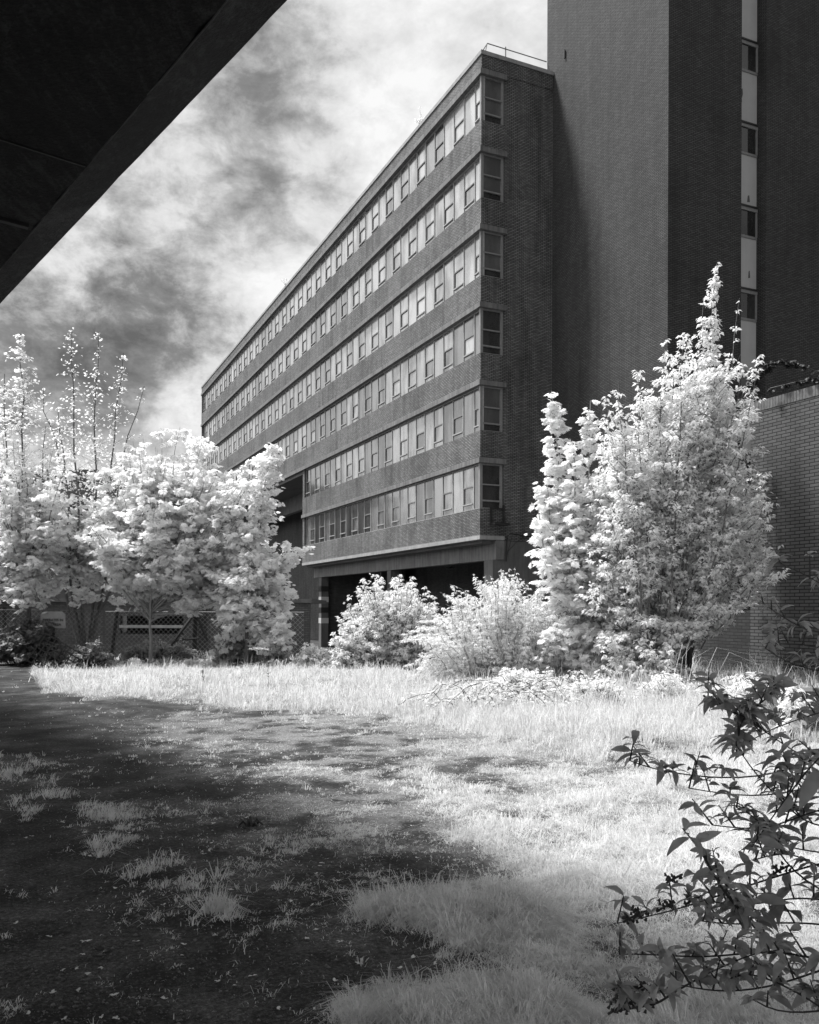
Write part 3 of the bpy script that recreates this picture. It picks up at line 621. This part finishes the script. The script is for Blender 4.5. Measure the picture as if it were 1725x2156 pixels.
plant('bramble_bush', 'straggling bramble with dark arching stems at the edge of the tall grass', 'bush', base, stems, SMALL, LEAFB, STEM)
bushy('leafy_shrub', 'dense low scrub round the foot of the tallest right-hand tree', 1290, 1470, 1370, 1450, 17.0, 46, .3, .1, 10, LEAFB, seed=18)
bushy('leafy_shrub', 'rank pale weeds growing forward of the feathery shrub', 1000, 1220, 1405, 1480, 15.6, 60, .24, .08, 9, LEAFB, seed=19, depth=.5, r0=.006)
for (x0_, x1_, yt_, yb_, Y_, sd_, lb_) in ((1180,1330,1410,1500,14.2,31,'knee-high leafy weeds in the grass right of the bramble'),(1330,1480,1415,1475,14.6,32,'knee-high leafy weeds in front of the tallest right-hand tree'),(1480,1640,1410,1480,13.0,33,'leafy weeds along the foot of the tall yard wall')):
    bushy('weed_patch', lb_, x0_, x1_, yt_, yb_, Y_, 44, .2, .085, 6, LEAFB, T=T_big(.2), seed=sd_, depth=.8, r0=.005, ntw=9)
bushy('leafy_shrub', 'dark shrub behind the fence sign at the far left', -40, 150, 1290, 1400, 24.4, 60, .4, .12, 10, leafmat('dull_leaf', .12, .3, .3), T=MAPLE, seed=10)
bushy('leafy_shrub', 'small scrubby shrub at the foot of the multi-stemmed tree', 150, 240, 1340, 1405, 23.5, 26, .3, .09, 10, leafmat('dull_leaf_b', .25, .5, .3), seed=11)
bushy('leafy_shrub', 'scrub growing along the foot of the wire fence behind the slim trunk', 235, 450, 1345, 1400, 25.5, 46, .25, .08, 9, leafmat('dull_leaf_c', .3, .55, .3), seed=12, depth=.5)
bushy('leafy_shrub', 'leafy scrub hanging on the wire fence below the leaning maple', 440, 620, 1300, 1405, 24.2, 60, .35, .10, 10, leafmat('dull_leaf_d', .35, .65, .3), T=MAPLE, seed=13, depth=.5)
for i, (x, yt, Y, sz, lab) in enumerate(((1240,1405,15.2,.09,'pale nettle standing above the bramble under the young maple'),(1565,1425,12.5,.16,'broad-leaved pale weed below the tall yard wall'),(1483,1408,14.5,.09,'small upright weed in the grass left of the broad-leaved weed'),(1668,1435,10.5,.13,'broad-leaved pale weed at the right edge beside the box'))):
    base = gp(x, Y); stems = []
    for j in range(5):
        e = P(x+random.uniform(-28,28), yt+random.uniform(0,40), Y+random.uniform(-.2,.2)); stems.append((limb(base, e, 0, 5, .015), [(0,sz*.8),(1,sz*.6)], 16, 3, sz, .006, dict(t0=.3, el=(-.1,.6))))
    plant('weed', lab, 'plant', base, stems, T_big(.17), LEAFW, STEM, group='weeds in the long grass')
# shaded foreground bush, stems placed in space about three metres away
def q(x, y, Y): return P(862.5+x*.5, 1347.6+y*.5, Y*.78)
FG = [([(1900,660),(1725,690),(1560,790),(1400,800),(1280,775)],2.7),([(1900,400),(1725,480),(1560,570),(1380,590),(1200,570),(1000,540),(930,505)],2.9),
 ([(1850,330),(1725,470),(1620,620),(1500,780),(1430,890)],2.6),([(1900,870),(1725,930),(1560,990),(1330,1060),(1130,1140),(1000,1160),(880,1190)],2.6),
 ([(1900,1400),(1725,1330),(1600,1300),(1450,1300),(1300,1340),(1130,1340),(980,1300),(890,1320)],2.45),([(1200,830),(1330,1060),(1470,1220),(1610,1380),(1760,1560)],2.5),
 ([(1900,1340),(1725,1380),(1640,1430),(1450,1475),(1260,1480),(1150,1450)],2.4),([(870,1560),(1050,1530),(1120,1480),(1260,1400),(1440,1320),(1560,1300)],2.4),
 ([(1240,230),(1330,290),(1400,310),(1500,380),(1600,450),(1800,560)],3.0),([(1380,480),(1395,340),(1480,260),(1560,200)],3.0),([(1800,1540),(1725,1560),(1510,1585),(1430,1490)],2.4),
 ([(1800,250),(1725,310),(1600,340),(1500,370),(1420,430)],3.0),([(1850,600),(1725,600),(1600,640),(1480,660),(1330,650),(1180,620)],2.8),
 ([(1850,760),(1700,800),(1600,700),(1450,560),(1380,440)],2.8),([(1850,1100),(1700,1060),(1560,1090),(1420,1120),(1290,1100)],2.6),([(1850,1180),(1700,1190),(1550,1180),(1380,1200),(1240,1180)],2.55),
 ([(1850,100),(1725,150),(1640,100),(1560,80),(1500,30)],3.3),([(1850,-60),(1725,-20),(1640,-60),(1540,-120),(1490,-160)],3.5),([(1850,-200),(1725,-240),(1640,-300),(1560,-330)],3.6),([(1850,20),(1700,40),(1620,-10),(1520,20)],3.4),
 ([(1850,1000),(1725,950),(1650,900),(1560,880),(1460,920)],2.6),([(1850,1640),(1700,1500),(1560,1440),(1440,1380),(1360,1420)],2.4),([(1620,1000),(1560,900),(1500,780),(1440,700),(1380,700)],2.65),([(1850,880),(1700,900),(1600,860),(1500,850)],2.7)]
root = empty('foreground_bush', (1.8, 2.3, 0)); tag(root, 'dark shaded bush with pointed leaves reaching in from the right in front of the grass', 'bush')
w_ = MB(); lv = Leaves(); rb_ = Vector((1.8, 2.3, -.05))
for (pp, Y) in FG:
    pts = [q(x, y, Y+.12*math.sin(i*1.7+Y*9)) for i, (x, y) in enumerate(pp)]
    if pp[0][0] > 1600: pts = [rb_+Vector((random.uniform(-.2,.3), random.uniform(-.3,.3), 0)), Vector((1.62+random.uniform(0,.15), (pts[0].y+2.25)/2, pts[0].z*.6))]+pts; off = .42
    else: off = 0.0
    tt = np.linspace(0, 1, 44); sm = interp_poly(pts, tt)
    for _ in range(7): sm[1:-1] = (sm[:-2]+sm[1:-1]*2+sm[2:])/4
    w_.tube([tuple(v) for v in sm], .005 if off > 0 else .0028, 6, .0014)
    nw = int(19+6*random.random())
    for t in np.linspace(off, 1, nw+2)[1:]:
        if random.random() < .22: continue
        c = interp_poly(sm, np.array([t]))[0]; k = random.randint(5, 10)
        # short side shoot that carries a whorl
        a = random.uniform(0, 6.283); sh = np.array([math.cos(a)*.4-.25, math.sin(a)*.4-.2, .5+random.random()*.6]); sh /= np.linalg.norm(sh); ln = random.uniform(.015, .085); tip = c+sh*ln
        w_.tube([tuple(c), tuple(c+sh*ln*.5), tuple(tip)], .0025, 4, .0012)
        az = rng.uniform(0, 6.283, k); u = rng.uniform(.2, 1, k); pz = c+sh*(ln*u)[:, None]
        ld = nrm(np.stack([np.cos(az), np.sin(az), rng.normal(.05, .45, k)], -1)+sh*.3); nn = nrm(UP+rng.normal(0, .45, (k, 3)))
        ld = nrm(ld-UP*rng.uniform(0, .5, (k,1))); lv.add(pz, ld, nn, random.uniform(.75, 1.2)*rng.uniform(.026, .066, k))
lv.add(np.array([tuple(q(1725,540,2.0)), tuple(q(1690,520,2.1))]), np.array([[-.45,-.2,-.7],[.2,-.3,-.8]]), np.array([[-.3,-.8,.4],[.4,-.8,.3]]), np.array([.08,.088]))
inv = Matrix.Translation((-1.8, -2.3, 0)); a = w_.mesh('stem'); a.transform(inv); b = lv.mesh('foliage', T_curl(.165)); b.transform(inv)
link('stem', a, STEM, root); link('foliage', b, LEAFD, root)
# seed heads on the bush
for (x, y, Y) in ((1080,1120,2.6),(1200,1090,2.6),(1570,960,2.6),(1120,1000,2.7),(980,1150,2.6),(940,1165,2.6),(880,1550,2.4),(930,1530,2.4),(1000,1530,2.4),(900,1490,2.4),(960,1470,2.4)):
    sdm = MB(); c0 = q(x, y, Y); sdm.tube([c0+Vector((-.02,0,-.012)), c0, c0+Vector((.02,0,.01))], .003, 4)
    for j in range(16):
        c = c0+Vector((random.uniform(-.02,.02), random.gauss(0,.005), random.gauss(0,.007))); sdm.tube([c, c+Vector((random.gauss(0,.003), 0, .007))], .004, 5, .002)
    me = sdm.mesh('seed_head'); me.transform(inv); link('seed_head', me, STEM, root)
# ivy on the tower foot
iv = [([P(1560,822,21), P(1600,780,21), P(1640,757,21), P(1690,765,21), P(1740,790,21)], prf(.16), 60, 9, .10, .02), ([P(1620,815,18), P(1680,800,17.6), P(1730,795,17)], prf(.12), 26, 8, .08, .012)]
base = P(1650, HY, 21); root = plant('ivy_vine', 'dark ivy strand sprawling over the top of the tall yard wall', 'plant', base, iv, MAPLE, LEAFK, STEM, el=(-.9,.6), t0=0)
# weeds on the ledges
for x, y, k, lab in ((880,262,0,'small weed sprouting from the roof edge midway along the block'),(600,603,0,'tuft of weeds on the roof edge toward the far end of the block')):
    r_ = (x-CX)/F; s_ = (3.24-40*r_)/(.411+.912*r_); c = C0+D1*s_; c.z = top
    st = [(limb(c, c+Vector((random.uniform(-.4,.4), random.uniform(-.4,.4), random.uniform(.4,.9))), 0, 5, .02), prf(.2), 10, 3, .1, .01) for j in range(5)]
    plant('roof_weed', lab, 'plant', c, st, SMALL, LEAFB, STEM)
# tufts under the lowest windows' lintel
for (a_, b_) in ((6.0, 9.5), (11.5, 14.0), (20.0, 22.5), (2.2, 4.2)):
    st = []
    for j in range(8):
        s_ = random.uniform(a_, b_); c = C0+D1*s_-D2*.13; c.z = zt(5)-.02; st.append((limb(c-Vector((0,0,.05)), c+Vector((-.05,-.05,.16)), 0, 4, .01), prf(.1), 8, 4, .07, .006))
c = C0+D1*8; 
# ---------------------------------------------------------------- fence, sign, lattice, far buildings
def chain(x0, x1, Y, yt, yb, name_label, posts):
    a = P(x0, HY, Y); b = P(x1, HY, Y); zt_ = EYE+(HY-yt)/F*Y; zb_ = EYE+(HY-yb)/F*Y; root = empty('chain_link_fence', (a.x, Y, 0)); tag(root, name_label, 'fence')
    m = MB(); W = b.x-a.x; Hh = zt_-zb_; st = .15; rw = .0045; n = int((W+Hh)/st)
    for i in range(n+1):
        for sgn in (1, -1):
            x_0 = i*st-Hh if sgn > 0 else i*st; x_1 = x_0+Hh*sgn if sgn > 0 else x_0-Hh; z0_, z1_ = zb_, zt_
            if sgn < 0: x_1 = x_0-Hh
            # clip to width
            def cl(xa, za, xb, zb2):
                if xa > xb: xa, za, xb, zb2 = xb, zb2, xa, za
                if xb <= 0 or xa >= W: return None
                if xa < 0: za += (zb2-za)*(0-xa)/(xb-xa); xa = 0
                if xb > W: zb2 = za+(zb2-za)*(W-xa)/(xb-xa); xb = W
                return xa, za, xb, zb2
            r_ = cl(x_0, z0_, x_1, z1_)
            if r_ is None: continue
            xa, za, xb, zb2 = r_; dx, dz = xb-xa, zb2-za; l = math.hypot(dx, dz)
            if l < .02: continue
            nx, nz = -dz/l*rw, dx/l*rw; yy = sgn*.003
            m.quad((xa-nx,yy-rw,za-nz),(xb-nx,yy-rw,zb2-nz),(xb+nx,yy-rw,zb2+nz),(xa+nx,yy-rw,za+nz)); m.quad((xa-nx,yy+rw,za-nz),(xa+nx,yy+rw,za+nz),(xb+nx,yy+rw,zb2+nz),(xb-nx,yy+rw,zb2-nz))
    m.build('mesh_panel', plain('fence_wire%s' % x0, .34, .5, .1), root)
    MB().tube([(0,0,zt_), (W,0,zt_)], .012, 5).build('rail', STEEL, root)
    for (px_, lean, wd) in posts:
        xx = (px_-CX)/F*Y-a.x; p_ = MB(); t_ = Vector((xx+lean, .06, zt_+.08)); b2 = Vector((xx, .06, zb_-.3)); p_.tube([b2, (b2+t_)/2, t_], wd, 4); p_.build('post', WOODD, root)
    return root
chain(-60, 216, 25.6, 1287, 1400, 'wire mesh fence half lost in shrubs at the far left', ((8,0,.05),(60,0,.045)))
chain(222, 640, 26.6, 1290, 1385, 'wire mesh fence with dark timber posts behind the slim maple trunk', ((232,.22,.07),(409,.05,.09),(590,0,.07)))
fb = MB(); Y = 26.5
fb.tube([P(350,1375,Y), P(408,1296,Y)], .05, 5); fb.tube([P(362,1352,Y), P(420,1345,Y)], .03, 5); fb.tube([P(438,1352,Y), P(414,1296,Y)], .035, 5)
o = fb.build('fence_brace', WOODD); tag(o, 'dark timber struts bracing the leaning fence post', 'brace')
MB_ = MB().box(-.2, .2, -.2, .2, -1.4, 2.0); o = MB_.build('gate_post', WOODD, None, tuple(P(426, HY, 28)-Vector((0,0,EYE)))); tag(o, 'thick dark square post beside the braced fence post', 'post')
# sign
sg = empty('notice_board', tuple(P(112, HY, 25.2)-Vector((0,0,EYE)))); tag(sg, 'dull warning notice reading operates in this area, half hidden by leaves', 'sign')
za, zb_ = EYE+(HY-1325)/F*25.2, EYE+(HY-1290)/F*25.2
m = MB(); pts = [(-.36,za),(.36,za),(.36,zb_-.08),(.26,zb_),(-.26,zb_),(-.36,zb_-.08)]; n = len(pts)
m.v = [(x,-.015,z) for x, z in pts]+[(x,.015,z) for x, z in pts]; m.f = [list(range(n)), list(range(2*n-1, n-1, -1))]+[[i,i+n,(i+1)%n+n,(i+1)%n] for i in range(n)]
m.build('board', plain('sign_board', .5, .5), sg)
for tx, dz in (('OPERATES IN', .2), ('THIS AREA', .07)):
    cu = bpy.data.curves.new('lettering', 'FONT'); cu.body = tx; cu.size = .1; cu.align_x = 'CENTER'; cu.extrude = .002; cu.offset = .003
    tmp = bpy.data.objects.new('tmp', cu); COL.objects.link(tmp); bpy.context.view_layer.update(); me = bpy.data.meshes.new_from_object(tmp); bpy.data.objects.remove(tmp)
    me.name = 'lettering'; me.materials.clear(); o = link('lettering', me, BLACK, sg, (0, -.019, za+dz)); o.rotation_euler = (math.pi/2, 0, 0)
MB().box(-.03,.03,.02,.07,-.1,zb_-.1).build('post', WOODD, sg)
# fallen lattice panel
la = MB(); 
for i in range(9): la.box(-.55+i*.1375-.014, -.55+i*.1375+.014, -.015, 0, -.42, .42); 
for i in range(7): la.box(-.56, .56, 0, .015, -.42+i*.14-.014, -.42+i*.14+.014)
o = la.build('lattice_panel', BLACK, None, tuple(P(118, 1388, 22.6))); o.rotation_euler = (math.radians(-18), math.radians(32), .2); tag(o, 'broken black lattice panel leaning in the scrub below the notice', 'panel')
# low building behind the fence
lb = empty('low_building', (-10.6, 34, 0)); tag(lb, 'low brick and concrete building with long dark openings behind the wire fence', 'building')
def X34(x, Y=34): return (x-CX)/F*Y+10.6
zz = lambda y, Y=34: EYE+(HY-y)/F*Y
m = MB(); BS = BRICKT
m.box(X34(-200), X34(652), 0, .3, -1.4, zz(1337)); m.box(X34(-200), X34(652), 0, .3, zz(1299), zz(1270)); m.box(X34(386), X34(652), 0, .3, zz(1337)+.001, zz(1299)-.001); m.box(X34(-200), X34(252), 0, .3, zz(1337)+.001, zz(1299)-.001)
m.build('wall', brick('brick_low', .11, .07, .02), lb); MB().box(X34(-210), X34(657), -.12, 6, zz(1270)+.002, zz(1262)).build('roof', CONCD, lb)
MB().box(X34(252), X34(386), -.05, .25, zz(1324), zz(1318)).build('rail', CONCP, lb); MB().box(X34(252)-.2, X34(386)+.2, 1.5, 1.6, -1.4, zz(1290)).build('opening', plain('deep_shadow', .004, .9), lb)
fbd = empty('far_building', (-38, 95, 0)); tag(fbd, 'distant office building glimpsed through the left-hand trees', 'building')
m = MB(); 
def XF(x): return (x-CX)/F*95+38
for i in range(6): m.box(XF(-150), XF(262), 0, 10, EYE+1+i*2.6, EYE+2.2+i*2.6)
m.build('wall', CONCD, fbd); MB().box(XF(-150)+.2, XF(262)-.2, .3, 9.8, -1.2, EYE+13.5).build('window_band', GLASSD, fbd)
lv = Leaves(); N_ = 26000; tx = np.repeat(np.arange(13), N_//13); cxs = -62+tx*1.2+rng.normal(0,1,len(tx)); cys = 62+tx*8.0; hs = (9+6*vnoise(tx*1.7, tx*0+.5, 3))
a_ = rng.uniform(0, 6.28, len(tx)); ph = np.arccos(rng.uniform(-1, 1, len(tx))); r_ = rng.random(len(tx))**.35*4.6
pz = np.stack([cxs+r_*np.cos(a_)*np.sin(ph), cys+r_*np.sin(a_)*np.sin(ph), np.maximum(.2, hs*.55+hs*.5*np.cos(ph)*rng.random(len(tx))**.3)], -1)
lv.add(pz, rng.normal(0, 1, (len(tx),3)), rng.normal(0, 1, (len(tx),3))+UP, np.full(len(tx), .75))
tag(link('treeline', lv.mesh('treeline', MAPLE), LEAFD), 'line of pale trees beyond the left of the yard, reflected in the lower windows', 'trees', kind='stuff')
# stake, box, debris
st = MB().tube([gp(1453,17.3), P(1453,1360,17.3)], .05, 6).build('tree_stake', WOODD); tag(st, 'dark upright timber stake under the tall right-hand tree', 'stake')
bx = MB().box(0, 1.3, 0, .5, 0, .42); bx.box(-.03, 1.33, -.03, .53, .42, .46); bx.box(.06,.62,-.012,0,.06,.36); bx.box(.68,1.24,-.012,0,.06,.36)
o = bx.build('storage_box', CONCD, None, (P(1642, HY, 11).x, 11, .12)); tag(o, 'low grey box half hidden behind leaves at the right edge', 'box')
db = MB(); c = P(530, HY, 2920/(1741-1283)); 
for i in range(7):
    an = i*.9; db.tube([(c.x+math.cos(an)*.03, c.y+math.sin(an)*.03, .01), (c.x+math.cos(an)*.06, c.y+math.sin(an)*.05, .035+.01*(i%3)), (c.x+math.cos(an)*.09, c.y+math.sin(an)*.07, .012)], .014, 5, .006)
o = db.build('dead_leaf_clump', BLACK); tag(o, 'small dark crumpled clump lying on the bare tarmac', 'debris')
# cow parsley and dry stalks
base = gp(545, 19.8); m = MB(); lv = Leaves(); tipz = P(545, 1370, 19.8)
m.tube([base, (base+tipz)/2+Vector((.03,0,0)), tipz], .008, 5)
N_ = 260; a = rng.uniform(0, 6.28, N_); r_ = np.sqrt(rng.random(N_))*.19; pz = np.array(tuple(tipz))+np.stack([np.cos(a)*r_*1.2, np.sin(a)*r_, .05-r_*.15+rng.normal(0,.012,N_)], -1)
for i in range(10): m.tube([tipz, Vector(pz[i*7])], .003, 4)
lv.add(pz, np.stack([np.cos(a), np.sin(a), 0*a], -1), np.tile(UP, (N_,1))+rng.normal(0,.2,(N_,3)), np.full(N_, .022))
root = empty('umbel_flower', tuple(base)); inv = Matrix.Translation(-base); me = m.mesh('stem'); me.transform(inv); link('stem', me, STEM, root); me = lv.mesh('flower_head', T_leaf(.4)); me.transform(inv); link('flower_head', me, LEAFW, root)
tag(root, 'white flat-topped flower head on a thin stem in front of the leaning maple', 'flower')
for i, (x, y0, y1, Y, lab) in enumerate(((430,1400,1470,16.5,'thin dark dry stalk in front of the slim maple trunk'),(567,1385,1470,16.5,'thin dry stalk below the white flower head'))):
    b_ = gp(x, Y); t_ = P(x-3, y0, Y); m = MB().tube(wobble([b_, t_], .012, 8), .007, 4, .003)
    for j in range(14):
        c = b_.lerp(t_, random.uniform(.3,1)); m.tube([c, c+Vector((random.uniform(-.05,.05), 0, .03))], .007, 4, .002)
    o = m.build('dry_stalk', STEM); tag(o, lab, 'stalk', 'dry stalks in the long grass')
# ---------------------------------------------------------------- grass
def blades(X, Y, z, hh, az, lean, wd):
    n = len(X); dx, dy = np.cos(az), np.sin(az); sa = az+math.pi/2+rng.normal(0, .7, n); sx, sy = np.cos(sa)*wd, np.sin(sa)*wd*.6
    sx = np.where(np.abs(sx) < wd*.35, wd*.5, sx)
    B = np.stack([X, Y, z], -1); S = np.stack([sx, sy, 0*sx], -1); D = np.stack([dx, dy, 0*dx], -1)
    Mi = B+D*(hh*lean*.28)[:, None]+UP*(hh*.62)[:, None]; Tt = B+D*(hh*lean*.95)[:, None]+UP*(hh*(1.0-.42*np.minimum(lean, 1.9)))[:, None]
    return np.stack([B-S, B+S, Mi+S*.75, Mi-S*.75, Tt], 1).reshape(-1, 3)
def build_grass():
    Vs = []
    # tufts
    Nt = 120000; gy = 1385+(2320-1385)*rng.uniform(0, 1, Nt)**1.0; gx = rng.uniform(-260, 1990, Nt); Y = F*EYE/(gy-HY); X = (gx-CX)/F*Y
    d, h = turf(X, Y); n3 = fbm(X*8, Y*8, 77, 2); keep = rng.random(Nt) < np.clip(d**1.5*(.18+1.4*sstep(.3, .65, n3))*(.30+.9*sstep(.35, .62, fbm(X*2.0, Y*2.0, 91, 4))), 0, 1); X, Y, d, h = X[keep], Y[keep], d[keep], h[keep]
    nt = len(X); big = sstep(.3, .75, fbm(X*2.2, Y*2.2, 31, 3)); sc = rng.lognormal(0, .32, nt)*(.55+.95*big)
    nb = np.clip(rng.integers(8, 17, nt)*(1+.08*(Y < 8)*(8-Y)*3*(h > .05)), 6, 34).astype(int); idx = np.repeat(np.arange(nt), nb); n = len(idx)
    cl = fbm(X*.9, Y*.9, 41, 2)*12.56; r = np.abs(rng.normal(0, 1, n)); a = rng.uniform(0, 6.283, n); rt = (.010+.16*h*sc)[idx]
    x = X[idx]+np.cos(a)*r*rt; y = Y[idx]+np.sin(a)*r*rt; hh = (h*sc)[idx]*rng.uniform(.35, 1.15, n); az = a+rng.normal(0, .45, n); az = np.where(rng.random(n) < .3, cl[idx]+rng.normal(0, .4, n), az)
    lean = np.clip(.25+.55*r+rng.normal(0, .25, n)+.45*(Y[idx] < 9), .1, 2.2); wd = (.0010+.00024*Y[idx])*rng.uniform(.6, 1.35, n)
    Vs.append(blades(x, y, ground_z(x, y)-.01, hh, az, lean, wd))
    # fine sward between the tufts
    N_ = 430000; gy = 1385+(2300-1385)*rng.uniform(0, 1, N_); gx = rng.uniform(-260, 1990, N_)
    Y = F*EYE/(gy-HY); X = (gx-CX)/F*Y; d, h = turf(X, Y); n3 = fbm(X*11, Y*11, 78, 2); keep = rng.random(N_) < np.clip(d**1.6*(.2+1.3*sstep(.3, .6, n3)), 0, 1)*(.35+.65*sstep(4.5, 9, Y))
    X, Y, d, h = X[keep], Y[keep], d[keep], h[keep]; n = len(X); hh = (.018+.42*h)*rng.uniform(.4, 1.2, n)
    Vs.append(blades(X, Y, ground_z(X, Y)-.008, hh, rng.uniform(0, 6.283, n), rng.uniform(.3, 1.6, n), (.0010+.00024*Y)*rng.uniform(.6, 1.3, n)))
    # taller flowering stalks
    N_ = 2600; gy = rng.uniform(1392, 1600, N_); gx = rng.uniform(100, 1850, N_); Y = F*EYE/(gy-HY); X = (gx-CX)/F*Y; d, h = turf(X, Y); keep = (h > .10) & (rng.random(N_) < .8); X, Y = X[keep], Y[keep]; n = len(X)
    Vs.append(blades(X, Y, ground_z(X, Y), rng.uniform(.2, .45, n), rng.uniform(0, 6.283, n), rng.uniform(.1, .9, n), np.full(n, .0045)))
    V = np.concatenate(Vs); n = len(V)//5
    i = np.arange(n)*5; ff = np.stack([i, i+1, i+2, i+3, i+3, i+2, i+4], 1).ravel(); sz = np.tile([4, 3], n)
    me = fastmesh('grass', V, ff, sz); tag(link('grass', me, GRASS), 'long pale grass and thin turf spreading over the broken tarmac', 'grass', kind='stuff'); print('blades', n)
build_grass()
# small broad weeds on the tarmac and loose stones
lv = Leaves()
for i in range(150):
    gy = random.uniform(1560, 2150); gx = random.uniform(0, 1250); Y = F*EYE/(gy-HY); X = (gx-CX)/F*Y; k = random.randint(3, 6); az = rng.uniform(0, 6.28, k)
    if turf(np.array([X]), np.array([Y]))[0][0] > .75: continue
    c = np.array([X, Y, float(ground_z(X, Y))+.006]); lv.add(np.tile(c, (k,1)), np.stack([np.cos(az), np.sin(az), rng.uniform(.1,.6,k)], -1), np.tile(UP, (k,1)), rng.uniform(.010, .024, k))
tag(link('ground_weeds', lv.mesh('ground_weeds', T_big(.3)), LEAFB), 'tiny broad-leaved weeds dotted over the tarmac', 'weeds', kind='stuff')
N_ = 22000; gy = 1500+760*rng.random(N_); gx = rng.uniform(-60, 1300, N_); Y = F*EYE/(gy-HY); X = (gx-CX)/F*Y; rr = np.minimum(rng.lognormal(-5.8, .6, N_), .012)*(1+.02*Y)
oc = np.array([(1,0,0),(-1,0,0),(0,1,0),(0,-1,0),(0,0,.7),(0,0,-.7)]); of = np.array([0,2,4, 2,1,4, 1,3,4, 3,0,4, 2,0,5, 1,2,5, 3,1,5, 0,3,5])
V = np.stack([X, Y, ground_z(X, Y)+rr*.3], -1)[:, None, :]+oc[None]*rr[:, None, None]*rng.uniform(.6, 1.3, (N_,6,1))
me = fastmesh('gravel', V.reshape(-1,3), (np.arange(N_)[:, None]*6+of[None]).ravel(), np.full(N_*8, 3)); tag(link('gravel', me, concrete('stone', .02, .22, 12)), 'loose stones scattered on the tarmac', 'gravel', kind='stuff')
